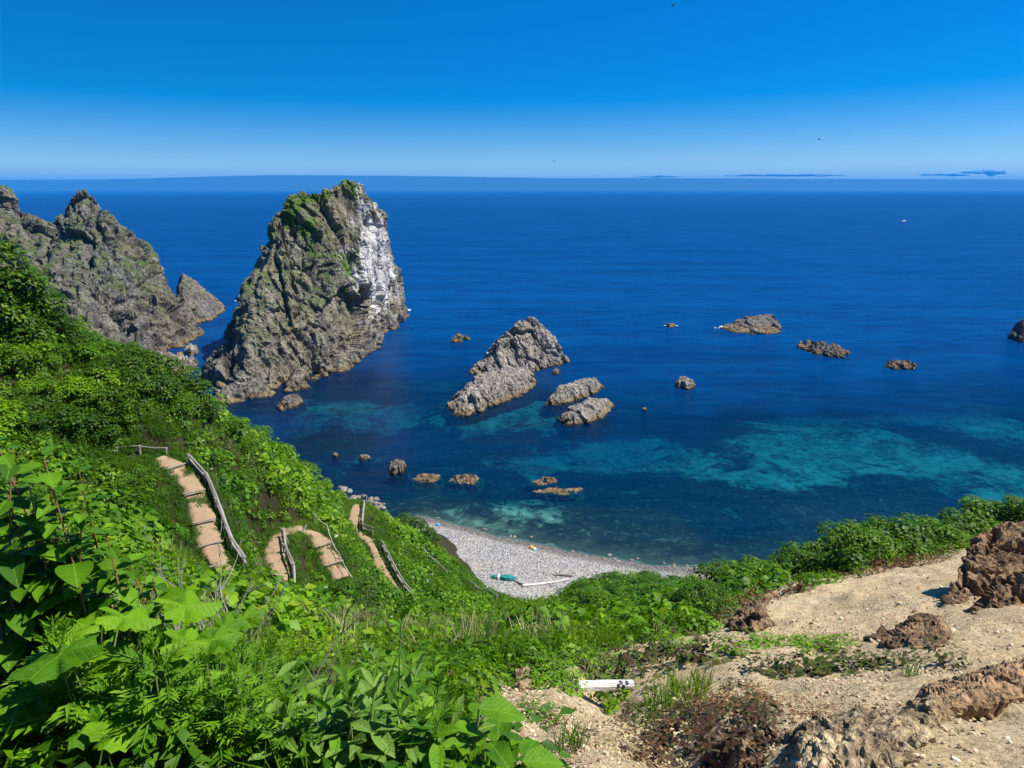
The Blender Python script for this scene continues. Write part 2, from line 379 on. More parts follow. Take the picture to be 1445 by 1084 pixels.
TX = spaced(-66, -9, 13, 66, 0.13, 1.018); TY = spaced(-9, 1.0, 18, 104, 0.13, 1.014)
gx, gy = np.meshgrid(TX, TY, indexing='ij'); tx, ty = gx.ravel(), gy.ravel()
tz = rbf_eval(tx, ty)
# where the bare sand and scree lies: right of a line down the slope, up to the crest with the bushes
sand_poly_px = [(690, 1090, 3.3), (700, 1000, 6.2), (715, 940, 9), (800, 925, 10.5), (900, 905, 13), (985, 895, 14), (1010, 862, 17), (1080, 832, 20), (1200, 806, 22.0), (1300, 790, 23), (1385, 764, 24.5), (1500, 735, 26), (2200, 800, 26), (2200, 1080, 3.3)]
sand_poly = np.array([P(*q)[:2] for q in sand_poly_px])
sand_poly = np.vstack([sand_poly, [[9, -9], [0.2, -9], [0.1, 1.5]]])
def poly_sdf(x, y, poly):
    """signed distance, negative inside"""
    d = np.full(len(x), 1e9); inside = np.zeros(len(x), bool)
    for i in range(len(poly)):
        a, b = poly[i], poly[(i + 1) % len(poly)]
        ab = b - a; L = ab @ ab + 1e-12
        t = np.clip(((x - a[0]) * ab[0] + (y - a[1]) * ab[1]) / L, 0, 1)
        d = np.minimum(d, np.hypot(x - a[0] - t * ab[0], y - a[1] - t * ab[1]))
        cond = (a[1] > y) != (b[1] > y)
        xi = (b[0] - a[0]) * (y - a[1]) / (b[1] - a[1] + 1e-12) + a[0]
        inside ^= cond & (x < xi)
    return np.where(inside, -d, d)
tp = np.stack([tx, ty, np.zeros_like(tx)], 1)
sdf = poly_sdf(tx, ty, sand_poly)
edge_n = fbm(tp * 0.45, 4, 3)
sand_mask = np.clip(0.5 - (sdf + edge_n * 1.1) / 0.9, 0, 1)
veg_rough = fbm(tp * 0.16, 4, 9) * 0.55
_g = tp @ np.array([[0.94, 0.34, 0], [-0.34, 0.94, 0], [0, 0, 1.0]])
sand_rough = fbm(tp * 0.55, 5, 21) * 0.26 + fbm(_g * np.array([1.5, 0.4, 1]), 4, 22, ridged=True) * 0.10 + fbm(tp * 3.2, 5, 23, ridged=True, gain=0.6) * 0.075 + fbm(_g * np.array([3.5, 0.9, 1]), 4, 29, ridged=True, gain=0.6) * 0.06
gully = -0.35 * np.exp(-((tx - np.interp(ty, [2, 5, 8, 12], [1.1, 1.3, 1.35, 1.6])) / 0.35) ** 2) * ((ty > 1) & (ty < 12))
near_fade = np.clip((np.hypot(tx, ty) - 1.0) / 4, 0.15, 1)
tz = tz + near_fade * (veg_rough * (1 - sand_mask) + sand_rough * sand_mask) + gully * sand_mask
_tz = tz.reshape(len(TX), len(TY))
def bil(arr, x, y):
    fx = np.interp(x, TX, np.arange(len(TX))); fy = np.interp(y, TY, np.arange(len(TY)))
    i = np.clip(fx.astype(int), 0, len(TX) - 2); j = np.clip(fy.astype(int), 0, len(TY) - 2); u, v = fx - i, fy - j
    return arr[i, j] * (1 - u) * (1 - v) + arr[i + 1, j] * u * (1 - v) + arr[i, j + 1] * (1 - u) * v + arr[i + 1, j + 1] * u * v
def ground(x, y):
    """height of the hillside above the sea"""
    return EYE + bil(_tz, np.atleast_1d(np.asarray(x, float)), np.atleast_1d(np.asarray(y, float)))
def gz(x, y): return float(ground(x, y)[0])
def hit(px, py, D0=1.5, D1=100.0):
    """where the ray through a photo pixel first meets the hillside, from distance D0 on"""
    a, b = slope(px, py); D = np.arange(D0, D1, 0.04); r = EYE + D * b - ground(D * a, D)
    k = np.argmax(r <= 0) if (r <= 0).any() else int(np.argmin(np.abs(r))); d = float(D[k]); return Vector((d * a, d, gz(d * a, d)))

# ------------------------------------------------------------------ the stepped path: three legs seen through the growth
def smooth_line(pts, step=0.25):
    pts = np.array(pts, float); out = []
    n = len(pts)
    for i in range(n - 1):
        p0, p1, p2, p3_ = pts[max(i - 1, 0)], pts[i], pts[i + 1], pts[min(i + 2, n - 1)]
        L = np.linalg.norm(p2 - p1); k = max(int(L / step), 2)
        for t in np.linspace(0, 1, k, endpoint=False):
            out.append(0.5 * (2 * p1 + (p2 - p0) * t + (2 * p0 - 5 * p1 + 4 * p2 - p3_) * t * t + (3 * p1 - p0 - 3 * p2 + p3_) * t ** 3))
    out.append(pts[-1]); return np.array(out)
path_lines = []
PATH1 = PATH1[1:]
for pth, w in ((PATH1, 1.1), (PATH2, 1.25), (PATH3, 1.0)):
    c = np.array([P(*q) for q in pth]); ln = smooth_line(c[:, :2], 0.22)
    zz = ground(ln[:, 0], ln[:, 1])
    k = np.ones(13) / 13; zz = np.convolve(np.pad(zz, 6, mode='edge'), k, mode='valid')
    path_lines.append([ln, zz, w])
near_path = np.full(len(tx), 1e9); path_h = np.zeros(len(tx))
for ln, zz, w in path_lines:
    sel = (tx > ln[:, 0].min() - 4) & (tx < ln[:, 0].max() + 4) & (ty > ln[:, 1].min() - 4) & (ty < ln[:, 1].max() + 4)
    ii = np.where(sel)[0]
    d = np.hypot(tx[ii, None] - ln[None, :, 0], ty[ii, None] - ln[None, :, 1]); k = d.argmin(1); dm = d[np.arange(len(ii)), k]
    better = dm < near_path[ii]
    near_path[ii] = np.where(better, dm, near_path[ii]); path_h[ii] = np.where(better, zz[k] - EYE, path_h[ii])
wgt = np.clip((2.0 - near_path) / 1.1, 0, 1); wgt = wgt * wgt * (3 - 2 * wgt)
tz = tz * (1 - wgt) + (path_h - 0.22) * wgt
_tz = tz.reshape(len(TX), len(TY))
_near_path = np.minimum(near_path, 50).reshape(len(TX), len(TY)); _sand = sand_mask.reshape(len(TX), len(TY))
hill_me = fast_mesh('hillside', np.stack([tx, ty, tz + EYE], 1), grid_faces(len(TX), len(TY)))
attr(hill_me, 'sand', sand_mask)
m = Mat('hillside'); p = m.pos()
s = m.attr('sand')
n1 = m.noise(p, 0.5, 5, 0.6); n2 = m.noise(p, 3.0, 6, 0.7); n3 = m.noise(p, 22, 5, 0.75); n4 = m.noise(p, 90, 3, 0.7)
soil = m.mix(n2, (0.012, 0.016, 0.005), (0.05, 0.042, 0.018))
sandc = m.mix(m.rng(n1, 0.35, 0.65), (0.56, 0.43, 0.235), (0.58, 0.465, 0.285))
sandc = m.mix(m.rng(n2, 0.5, 0.70, 0, 0.8), sandc, (0.31, 0.25, 0.115))
sandc = m.mix(m.rng(n2, 0.48, 0.30, 0, 0.7), sandc, (0.33, 0.18, 0.085))
sandc = m.mix(1.0, sandc, m.ramp(n3, [(0.32, 0.42), (0.5, 0.95), (0.68, 1.35)]), 'MULTIPLY')
stones = m.n('ShaderNodeTexVoronoi', {'Vector': p, 'Scale': 26.0})
sandc = m.mix(m.rng(stones.outputs['Distance'], 0.25, 0.15, 0, 0.55), sandc, m.mix(m.xyz(stones.outputs['Color'])[1], (0.25, 0.17, 0.09), (0.62, 0.55, 0.42)))
c = m.mix(s, soil, sandc)
h = m.math('ADD', m.math('MULTIPLY', n3, 0.06), m.math('ADD', m.math('MULTIPLY', n2, 0.16), m.math('MULTIPLY', stones.outputs['Distance'], -0.02)))
nb = m.bump(m.noise(p, 70, 4, 0.75), 0.7, 0.02, m.bump(h, 0.9, 1.0))
M_HILL = m.surface(m.bsdf(c, 0.95, nb, 0.15))
hill = link_mesh('hillside', hill_me, M_HILL, None, True); tag(hill, 'steep coastal hillside of green growth and bare tan sand', 'hillside', kind='structure')

# ------------------------------------------------------------------ rocks in the sea
M_STACK = rock_material('stack_rock', (0.225, 0.205, 0.160), (0.092, 0.086, 0.070), (0.180, 0.148, 0.092), 0.6, guano=((-40.5, 217, 25), (9, 24, 19)), grass_up=0.72, grass_at=[(P(415, 300, 199), (6, 10, 9)), (P(440, 335, 198), (6.5, 12, 11)), (P(475, 385, 196), (6.5, 13, 11)), (P(500, 262, 213), (8, 10, 5)), (P(445, 275, 204), (8, 8, 4))])
M_CLIFF = rock_material('cliff_rock', (0.185, 0.172, 0.150), (0.070, 0.067, 0.062), (0.150, 0.128, 0.085), 0.85, grass_up=0.74)
M_ROCK = rock_material('sea_rock', (0.33, 0.30, 0.255), (0.165, 0.15, 0.13), (0.25, 0.215, 0.165), 0.3, scale=1.6)
M_DARKROCK = rock_material('dark_rock', (0.20, 0.18, 0.155), (0.08, 0.073, 0.065), (0.16, 0.13, 0.095), 0.0, scale=1.5)

def hull_rock(name, label, cat, hulls, voxel, amp, mat, freq=0.12, group=None, seed=1, carve=(), smooth_it=4, strata=0.35):
    bm = bmesh.new()
    for pts in hulls:
        vs_ = [bm.verts.new(q) for q in pts]
        r = bmesh.ops.convex_hull(bm, input=vs_)
        junk = [v for v in r['geom_interior'] if isinstance(v, bmesh.types.BMVert)] + [v for v in r['geom_unused'] if isinstance(v, bmesh.types.BMVert)]
        bmesh.ops.delete(bm, geom=list(set(junk)), context='VERTS')
    me = bpy.data.meshes.new(name); bm.to_mesh(me); bm.free()
    tmp = bpy.data.objects.new('tmp', me); COL.objects.link(tmp)
    r = tmp.modifiers.new('r', 'REMESH'); r.mode = 'VOXEL'; r.voxel_size = voxel
    sm = tmp.modifiers.new('s', 'SMOOTH'); sm.factor = 0.5; sm.iterations = smooth_it
    dg = bpy.context.evaluated_depsgraph_get(); out = bpy.data.meshes.new_from_object(tmp.evaluated_get(dg))
    bpy.data.objects.remove(tmp); bpy.data.meshes.remove(me)
    n = len(out.vertices); co = np.empty(n * 3, np.float32); out.vertices.foreach_get('co', co); co = co.reshape(-1, 3).astype(float)
    nr = np.empty(n * 3, np.float32); out.vertex_normals.foreach_get('vector', nr); nr = nr.reshape(-1, 3).astype(float)
    warp = np.stack([fbm(co * freq * 0.8, 3, seed + k) for k in (40, 41, 42)], 1) / freq * 0.35
    q = (co + warp)
    e3 = np.array([0.42, -0.22, -0.88]); e3 /= np.linalg.norm(e3); e1 = np.cross(e3, [0, 1, 0]); e1 /= np.linalg.norm(e1); e2 = np.cross(e3, e1)
    tilt = q @ np.stack([e1, e2, e3], 1)
    d = amp * 0.55 * fbm(q * freq * 0.9, 3, seed, ridged=True) - 0.30 * amp
    def facets(scale, sd):
        """slabs: every cell is a plane with a tilt of its own, cut by narrow joints"""
        pc = tilt * freq * np.array(scale); d1, d2, cid, off = worley_off(pc, sd)
        ga = np.stack([vnoise(np.stack([cid * 97.0, cid * 31.0 + k, cid * 0], 1), sd + k) for k in range(3)], 1)
        return (off * ga).sum(1) * 1.5 + 0.5 * (cid - 0.5), np.clip(1 - (d2 - d1) / 0.10, 0, 1)
    f1, j1 = facets((1.5, 1.0, 0.5), seed + 60); f2, j2 = facets((4.2, 3.0, 1.5), seed + 70); f3, j3 = facets((9.5, 7.5, 4.0), seed + 80)
    d += amp * (1.25 * f1 - 0.5 * j1 + 0.55 * f2 - 0.28 * j2 + 0.26 * f3 - 0.12 * j3)
    d += amp * 0.12 * fbm(q * freq * 9, 2, seed + 5, ridged=True)
    lay = tilt[:, 0] * freq * 6 + fbm(q * freq * 1.5, 2, seed + 8) * 1.2
    d += amp * strata * 0.6 * (np.abs((lay % 1.0) - 0.5) - 0.25)
    dirn = nr + 0.25 * np.stack([fbm(q * freq * 2.5, 2, seed + k) for k in (50, 51, 52)], 1)
    co = co + dirn * d[:, None]
    for (c, rad, push, into) in carve:
        if len(c) == 2:      # a photo pixel: the rock face that shows there
            rel = co - np.array([0, 0, EYE]); ax_d = rel[:, 1] * CP - rel[:, 2] * SP; up_d = rel[:, 1] * SP + rel[:, 2] * CP
            pxs = 722.5 + FPX * rel[:, 0] / ax_d; pys = 542 - FPX * up_d / ax_d; near = np.hypot(pxs - c[0], pys - c[1]) < 3.5
            k = np.where(near)[0]; c = co[k[np.argmin(ax_d[k])]]
            k = k[ax_d[k] < ax_d[k].min() + 5]
        c = np.array(c); rr2 = (((co - c) / np.array(rad)) ** 2).sum(1)
        e = np.exp(-rr2 * 1.2) if push < 8 else np.clip((1.25 - np.sqrt(rr2)) / 0.35, 0, 1)
        co = co + np.array(into)[None, :] * (push * e)[:, None]
    out.vertices.foreach_set('co', co.astype(np.float32).ravel()); out.update()
    base = (float(co[:, 0].mean()), float(co[:, 1].mean()), float(max(co[:, 2].min(), -0.5)))
    out.transform(Matrix.Translation(-Vector(base)))
    out.name = name; o = link_mesh(name, out, mat, None, False); o.location = base
    return tag(o, label, cat, group)
def down(pts, z=-4.0, spread=1.22):
    c = np.mean(np.array(pts)[:, :2], 0)
    return [((q[0] - c[0]) * spread + c[0], (q[1] - c[1]) * spread + c[1], z) for q in pts]
def H(top, base, z=-4.0): return list(top) + list(base) + down(base, z)

# --- the tall sea stack
hulls = [
    H([P(397, 276, 199), P(412, 270, 202), P(370, 345, 194), P(352, 400, 190), P(338, 455, 186), P(432, 268, 206), P(470, 262, 208), P(455, 300, 200), P(478, 330, 199), (-66, 222, 40), (-55, 228, 41)],
      [S(318, 520), S(345, 548), S(400, 540), S(455, 530), S(497, 512), (-76, 200, 0), (-74, 225, 0), (-50, 235, 0), (-42, 205, 0)]),
    H([P(308, 506, 166), P(325, 478, 174), P(345, 505, 162), P(390, 498, 165), P(420, 478, 171)],
      [S(288, 548), S(305, 560), S(330, 570), S(372, 560), S(430, 543), (-72, 185, 0), (-60, 190, 0)]),
    H([P(440, 500, 172), P(470, 495, 176), P(490, 490, 182)], [S(420, 545), S(450, 537), S(490, 520), S(506, 510), S(512, 495), (-60, 195, 0)]),
    H([P(476, 253, 209), P(490, 252, 212), P(507, 257, 214), P(480, 300, 205), P(520, 276, 219), P(528, 292, 223), P(505, 320, 213), P(540, 345, 228), P(548, 385, 232), P(515, 400, 214), (-52, 238, 44), (-45, 244, 36)],
      [S(505, 500), S(518, 482), S(535, 462), S(556, 447), (-39, 246, 0), (-48, 256, 0), (-64, 245, 0), (-58, 205, 0)]),
    H([P(540, 430, 240), P(556, 415, 243)], [S(525, 470), S(550, 449), S(570, 443), S(573, 438), (-46, 262, 0), (-52, 240, 0)], -4),
]
carve = [((534, 427), (6.0, 8.5, 4.6), 13.0, (-0.97, 0.2, 0.05)), ((510, 300), (2.4, 4, 5), 4.0, (-0.8, 0.6, 0)), ((500, 350), (2.0, 5, 9), 2.6, (-0.8, 0.6, 0)), ((527, 318), (2.4, 4, 3.5), 3.4, (-0.8, 0.6, 0)), ((493, 290), (1.6, 4, 7), 2.8, (-0.7, 0.7, 0))]
hull_rock('sea_stack', 'tall grey-brown sea stack with a white streaked face and a dark cave', 'sea stack', hulls, 0.55, 1.8, M_STACK, 0.085, seed=3, carve=carve, strata=0.1)

# --- the ragged headland beyond the inlet
hulls = [
    H([P(97, 279, 240), P(106, 272, 241), P(121, 270, 242), P(130, 274, 240), P(150, 300, 238), P(178, 322, 236), P(204, 346, 234), P(216, 360, 233), P(225, 376, 232), P(224, 404, 230), P(84, 300, 240), P(75, 315, 238)],
      [S(252, 476), S(248, 485), S(225, 492), S(190, 498), S(140, 505), (-138, 258, 0), (-160, 262, 0), (-170, 240, 0)]),
    H([P(60, 312, 238), P(30, 295, 240), P(0, 292, 240), P(-60, 300, 240), P(-140, 280, 245), P(110, 350, 226), P(20, 340, 226), P(-100, 350, 226)],
      [S(130, 505), S(60, 512), S(-40, 515), S(-160, 515), (-230, 280, 0), (-160, 280, 0)]),
    H([P(2, 269, 240), P(10, 267, 240), P(18, 275, 240), P(22, 290, 239), P(-12, 280, 240)], [P(25, 320, 238), P(-20, 330, 236), P(-25, 320, 246), P(25, 320, 246)], 20),
    H([P(205, 415, 213), P(228, 414, 216), P(246, 446, 213), P(180, 450, 205), P(150, 430, 207)],
      [S(282, 474), S(277, 482), S(262, 489), S(230, 499), S(190, 505), S(150, 507), (-118, 228, 0), (-140, 225, 0)]),
    H([P(110, 400, 200), P(40, 400, 200), P(150, 455, 196), P(-60, 400, 200)], [S(185, 506), S(140, 520), S(60, 530), S(-60, 530), (-130, 225, 0), (-190, 225, 0)]),
]
hull_rock('rocky_headland', 'jagged grey headland with twin peaks beyond the narrow inlet', 'headland', hulls, 0.62, 2.2, M_CLIFF, 0.08, seed=8, strata=0.15)
hull_rock('sea_stack', 'small pointed sea stack at the foot of the jagged headland', 'sea stack',
          [H([P(256, 382, 262), P(259, 384, 262), P(250, 406, 262), P(280, 420, 258), P(300, 434, 256)], [S(318, 441), S(308, 448), S(285, 457), S(262, 462), S(246, 455), (-130, 275, 0), (-118, 278, 0)])], 0.45, 0.7, M_CLIFF, 0.13, seed=12)

# --- the peak in the bay with its low shelf
hull_rock('sea_stack', 'pyramid shaped rock with a green tinged top standing alone in the bay', 'sea stack',
          [H([P(735, 451, 177), P(745, 449, 178), P(757, 449, 178), P(716, 468, 176), P(700, 480, 174), P(770, 470, 178), P(668, 516, 169), P(796, 500, 178)],
             [S(664, 528), S(690, 534), S(735, 531), S(765, 520), S(799, 511), S(796, 502), S(730, 500), S(680, 512)])], 0.30, 0.85, M_ROCK, 0.16, seed=21)
def low_rock(name, label, outline, height, voxel=0.22, amp=0.6, mat=None, freq=0.3, seed=1, tops=None, shrink=0.62, group=None, cat='rock'):
    base = [S(*q) for q in outline]; c = np.mean(np.array(base), 0)
    top = [(c[0] + (q[0] - c[0]) * shrink, c[1] + (q[1] - c[1]) * shrink, height * (0.75 + 0.5 * random.random())) for q in base]
    if tops: top = tops
    return hull_rock(name, label, cat, [H(top, base, -2.0)], voxel, amp, mat or M_ROCK, freq, group, seed, smooth_it=3)
low_rock('sea_rock', 'long pale wave-worn rock shelf at the foot of the pyramid shaped rock', [(634, 572), (639, 586), (662, 588), (700, 573), (745, 556), (757, 538), (748, 520), (700, 530), (672, 545), (640, 562)], 3.0, 0.25, 0.5, seed=31)
low_rock('sea_rock', 'humped rock with a low tail, the farther of the pair beside the pyramid rock', [(768, 571), (776, 576), (800, 570), (835, 559), (853, 549), (848, 541), (820, 541), (790, 553)], 2.5, 0.2, 0.4, seed=33)
low_rock('sea_rock', 'flat oval rock, the nearer of the pair beside the pyramid rock', [(787, 592), (800, 602), (825, 600), (855, 588), (866, 574), (858, 566), (830, 570), (800, 582)], 2.0, 0.2, 0.4, seed=35)
low_rock('sea_rock', 'small rock awash between the tall stack and the pyramid rock', [(634, 483), (650, 484), (663, 479), (655, 475), (640, 479)], 1.6, 0.22, 0.5, M_DARKROCK, seed=37)
low_rock('sea_rock', 'tiny rock close beside the pyramid rock', [(779, 529), (787, 530), (791, 525), (784, 523)], 1.2, 0.2, 0.4, M_DARKROCK, seed=38)
low_rock('sea_rock', 'flat brown rock in the green shallows by the tall stack', [(389, 577), (400, 581), (418, 575), (428, 567), (415, 564), (396, 570)], 1.3, 0.18, 0.5, M_DARKROCK, seed=39)
hull_rock('sea_rock', 'large rounded whaleback rock with a blunt end out in the bay', 'rock',
          [H([P(1052, 447, 232), P(1070, 444, 233), P(1090, 445, 233), P(1097, 452, 232), P(1035, 455, 230)], [S(1014, 463), S(1040, 471), S(1070, 474), S(1100, 471), S(1102, 464), S(1085, 458), S(1040, 458)])], 0.3, 0.5, M_DARKROCK, 0.2, seed=41)
low_rock('sea_rock', 'long low jagged reef rock breaking the surface', [(1120, 489), (1140, 497), (1170, 505), (1195, 505), (1200, 498), (1180, 490), (1150, 490), (1130, 486)], 1.7, 0.25, 0.7, M_DARKROCK, 0.3, seed=43)
low_rock('sea_rock', 'flat tan rock with dark seabirds resting on it', [(1245, 517), (1260, 522), (1290, 522), (1300, 517), (1285, 512), (1258, 513)], 1.2, 0.22, 0.5, M_DARKROCK, 0.3, seed=45)
low_rock('sea_rock', 'small tan rock on its own beyond the turquoise sand', [(953, 543), (962, 550), (975, 551), (982, 546), (970, 541), (957, 538)], 1.6, 0.2, 0.5, seed=47)
low_rock('sea_rock', 'tiny rock tip awash over dark weed', [(905, 579), (910, 581), (912, 578), (909, 577)], 0.35, 0.12, 0.12, M_DARKROCK, seed=48)
low_rock('sea_rock', 'dark rock tip with white surf around it', [(938, 461), (946, 463), (955, 461), (948, 458)], 0.9, 0.25, 0.4, M_DARKROCK, seed=49)
low_rock('sea_rock', 'black rock cut off by the edge of the view', [(1424, 477), (1440, 484), (1480, 486), (1500, 476), (1470, 466), (1432, 468)], 4.2, 0.3, 0.9, M_DARKROCK, 0.2, seed=51)
low_rock('sea_rock', 'grey angular boulder standing in the weedy shallows', [(549, 667), (558, 672), (570, 668), (572, 660), (560, 658), (551, 660)], 1.25, 0.12, 0.3, M_DARKROCK, 0.5, seed=53, shrink=0.8)
low_rock('sea_rock', 'small flat boulder near the foot of the green ridge', [(505, 647), (515, 651), (524, 647), (520, 643), (509, 643)], 0.5, 0.12, 0.18, seed=54)
low_rock('sea_rock', 'tiny boulder awash beside the green ridge', [(467, 644), (475, 646), (480, 643), (473, 641)], 0.35, 0.12, 0.12, seed=55)
M_REEF = rock_material('reef_rock', (0.26, 0.185, 0.095), (0.07, 0.05, 0.03), (0.20, 0.12, 0.055), 0.0, tide=False, scale=2.2)
low_rock('reef', 'tawny weed-covered reef beside the angular boulder', [(580, 677), (590, 682), (612, 681), (622, 674), (610, 668), (590, 670)], 0.30, 0.14, 0.28, M_REEF, 0.5, seed=57)
low_rock('reef', 'brown reef barely awash next to the tawny reef', [(632, 680), (650, 684), (675, 682), (682, 674), (660, 669), (640, 671)], 0.12, 0.14, 0.25, M_REEF, 0.5, seed=58)
low_rock('reef', 'small tawny reef showing above dark weed off the beach', [(745, 682), (760, 686), (785, 682), (788, 676), (765, 673)], 0.18, 0.14, 0.25, M_REEF, 0.5, seed=59)
low_rock('reef', 'long brown reef parallel to the beach', [(750, 694), (785, 699), (815, 697), (822, 690), (795, 687), (765, 689)], 0.16, 0.14, 0.25, M_REEF, 0.5, seed=60)
# --- rocks of the inlet
low_rock('rock_shelf', 'flat pale rock shelf in the inlet behind the green ridge', [(186, 510), (200, 530), (245, 545), (262, 528), (283, 515), (262, 508), (225, 503)], 1.5, 0.3, 0.9, seed=61, shrink=0.85)
low_rock('boulder', 'rounded boulder on the rock shelf of the inlet', [(260, 498), (270, 503), (281, 500), (278, 493), (266, 492)], 1.6, 0.22, 0.5, seed=62, shrink=0.75)
low_rock('boulder', 'small dark boulder in the inlet against the tall stack', [(293, 514), (299, 519), (305, 515), (303, 509), (296, 508)], 1.6, 0.22, 0.5, M_DARKROCK, seed=63, shrink=0.7)
low_rock('boulder', 'small pale boulder between rock shelf and rounded boulder', [(246, 503), (253, 509), (262, 507), (258, 500)], 1.3, 0.22, 0.4, seed=64)

# ------------------------------------------------------------------ far coast, clouds and the air between
m = Mat('far_land'); p = m.pos()
M_FAR = m.surface(m.bsdf(m.mix(m.noise(p, 0.002, 4), (0.015, 0.028, 0.02), (0.03, 0.042, 0.03)), 0.9))
fx = np.linspace(-30000, 30000, 500); D_FAR = 22000.0
px_at = fx / D_FAR * (FPX * CP + 270 * SP) + 722.5
crest = np.interp(px_at, [-300, 0, 150, 260, 375, 600, 800, 900, 1100, 1445, 1800], [255, 254, 253.5, 250.5, 247, 249, 252, 251.5, 252.5, 254, 256])
hh = np.array([EYE + D_FAR * slope(722, c)[1] for c in crest])
hh = hh + fbm(np.stack([fx * 0.0004, fx * 0, fx * 0], 1), 5, 3) * 14
rows = []
for k, (dy, f) in enumerate([(-2600, -0.05), (-1800, 0.45), (-900, 0.8), (0, 1.0), (2500, 0.8), (5000, -0.05)]):
    wob = fbm(np.stack([fx * 0.0006, fx * 0 + k, fx * 0], 1), 4, 5) * 400 * (k != 3)
    rows.append(np.stack([fx, D_FAR + dy + wob, hh * f * (1 + 0.1 * (k != 3) * fbm(np.stack([fx * 0.0009, fx * 0 + k * 3, fx * 0], 1), 3, 9))], 1))
far = link_mesh('far_hills', fast_mesh('far_hills', np.concatenate(rows), grid_faces(len(rows), len(fx))), M_FAR, None, True)
tag(far, 'long low blue coast on the horizon', 'hills', kind='structure')
m = Mat('cloud'); M_CLOUD = m.surface(m.bsdf((0.28, 0.40, 0.55), 1.0, spec=0.0))
def cloud(px, py, wpx, hpx, label, seed, D=42500.0):
    bm = bmesh.new(); r = random.Random(seed); k = D / FPX
    for i in range(16):
        t = r.uniform(-1, 1); s = (1 - abs(t)) ** 0.7
        mat = Matrix.Translation((t * wpx * k * 0.5, r.uniform(-1, 1) * wpx * k * 0.2, hpx * k * (0.15 * s + r.uniform(-.15, .15)))) @ Matrix.Diagonal((wpx * k * r.uniform(.08, .18), wpx * k * .12, hpx * k * r.uniform(.15, .5) * (0.3 + s), 1))
        bmesh.ops.create_icosphere(bm, subdivisions=2, radius=1.0, matrix=mat)
    me = bpy.data.meshes.new('cloud'); bm.to_mesh(me); bm.free()
    o = link_mesh('cloud', me, M_CLOUD, None, True); o.location = P(px, py, D); return tag(o, label, 'cloud', 'low clouds over the far coast')
cloud(1392, 244, 54, 8, 'darkest and thickest of the low clouds above the far coast', 1)
cloud(1335, 247, 60, 4, 'thin flat wisp of cloud next to the darkest low cloud', 2)
cloud(1110, 248, 130, 4, 'long thin streak of low cloud above the far coast', 3)
cloud(935, 249.5, 60, 3, 'faint short streak of low cloud just above the coast line', 4)

bm = bmesh.new(); bmesh.ops.create_cube(bm, size=1.0)
me = bpy.data.meshes.new('haze'); bm.to_mesh(me); bm.free()
me.transform(Matrix.Translation((0, 20450, 219)) @ Matrix.Diagonal((80400, 41100, 522, 1)))
m = Mat('haze_air')
vol = m.n('ShaderNodeVolumePrincipled', {'Color': (0.03, 0.38, 1.0, 1), 'Density': HAZE_DENSITY, 'Anisotropy': 0.0})
m.t.links.new(vol.outputs[0], m.out.inputs['Volume'])
haze = link_mesh('haze', me, m.m); tag(haze, 'thin blue sea haze over the whole bay', 'haze', kind='stuff')

# ------------------------------------------------------------------ the stepped path (sheets, terraces and riser logs)
M_PATH = Mat('path_earth'); m = M_PATH; p = m.pos()
n2 = m.noise(p, 2.2, 5, 0.65); n3 = m.noise(p, 14, 5, 0.75)
c = m.mix(n2, (0.225, 0.15, 0.088), (0.335, 0.24, 0.15))
c = m.mix(1.0, c, m.ramp(n3, [(0.25, 0.6), (0.5, 0.98), (0.75, 1.2)]), 'MULTIPLY')
M_PATH = m.surface(m.bsdf(c, 0.95, m.bump(m.math('ADD', n3, n2), 0.6, 0.06), 0.1))
def wood_material(name, light, dark, scale=1.0):
    m = Mat(name); p = m.obj()
    g1 = m.noise(m.mapping(p, (9, 9, 0.8)), 4 * scale, 5, 0.65, 0.3); g2 = m.noise(m.mapping(p, (30, 30, 1.5)), 3 * scale, 4, 0.7)
    rnd = m.n('ShaderNodeObjectInfo').outputs['Random']
    c = m.mix(m.rng(g1, 0.3, 0.7), dark, light)
    c = m.mix(1.0, c, m.rng(g2, 0.3, 0.7, 0.65, 1.15), 'MULTIPLY'); c = m.mix(1.0, c, m.rng(rnd, 0, 1, 0.75, 1.2), 'MULTIPLY')
    return m.surface(m.bsdf(c, 0.85, m.bump(m.math('ADD', g1, g2), 0.6, 0.02), 0.15))
M_WOOD = wood_material('weathered_wood', (0.36, 0.34, 0.30), (0.15, 0.135, 0.12))
M_PALEWOOD = wood_material('bleached_wood', (0.62, 0.59, 0.53), (0.36, 0.33, 0.29))
def log_mesh(name, L, r0, r1, seed=0, sides=9, rings=6, bend=0.0, rough=0.12):
    """a log along +Z from the origin: knotty, slightly bent, capped with a chamfer"""
    rs = np.random.default_rng(seed); vs_, fs = [], []
    ph = rs.uniform(0, 6.28)
    ts = np.concatenate([[0.0], np.linspace(0.012, 0.988, rings), [1.0]])
    for k, t in enumerate(ts):
        cap = 0.78 if k in (0, len(ts) - 1) else 1.0
        r = (r0 * (1 - t) + r1 * t) * cap
        bx, by = bend * math.sin(t * math.pi) * math.cos(ph), bend * math.sin(t * math.pi) * math.sin(ph)
        for j in range(sides):
            a = j * 2 * math.pi / sides; rr = r * (1 + rs.uniform(-rough, rough))
            vs_.append((bx + rr * math.cos(a), by + rr * math.sin(a), t * L))
    for k in range(len(ts) - 1):
        for j in range(sides):
            a, b = k * sides + j, k * sides + (j + 1) % sides; fs.append((a, b, b + sides, a + sides))
    fs.append(tuple(range(sides - 1, -1, -1))); fs.append(tuple((len(ts) - 1) * sides + j for j in range(sides)))
    me = bpy.data.meshes.new(name); me.from_pydata(vs_, [], fs); me.update(); return me
LOG_CACHE = {}
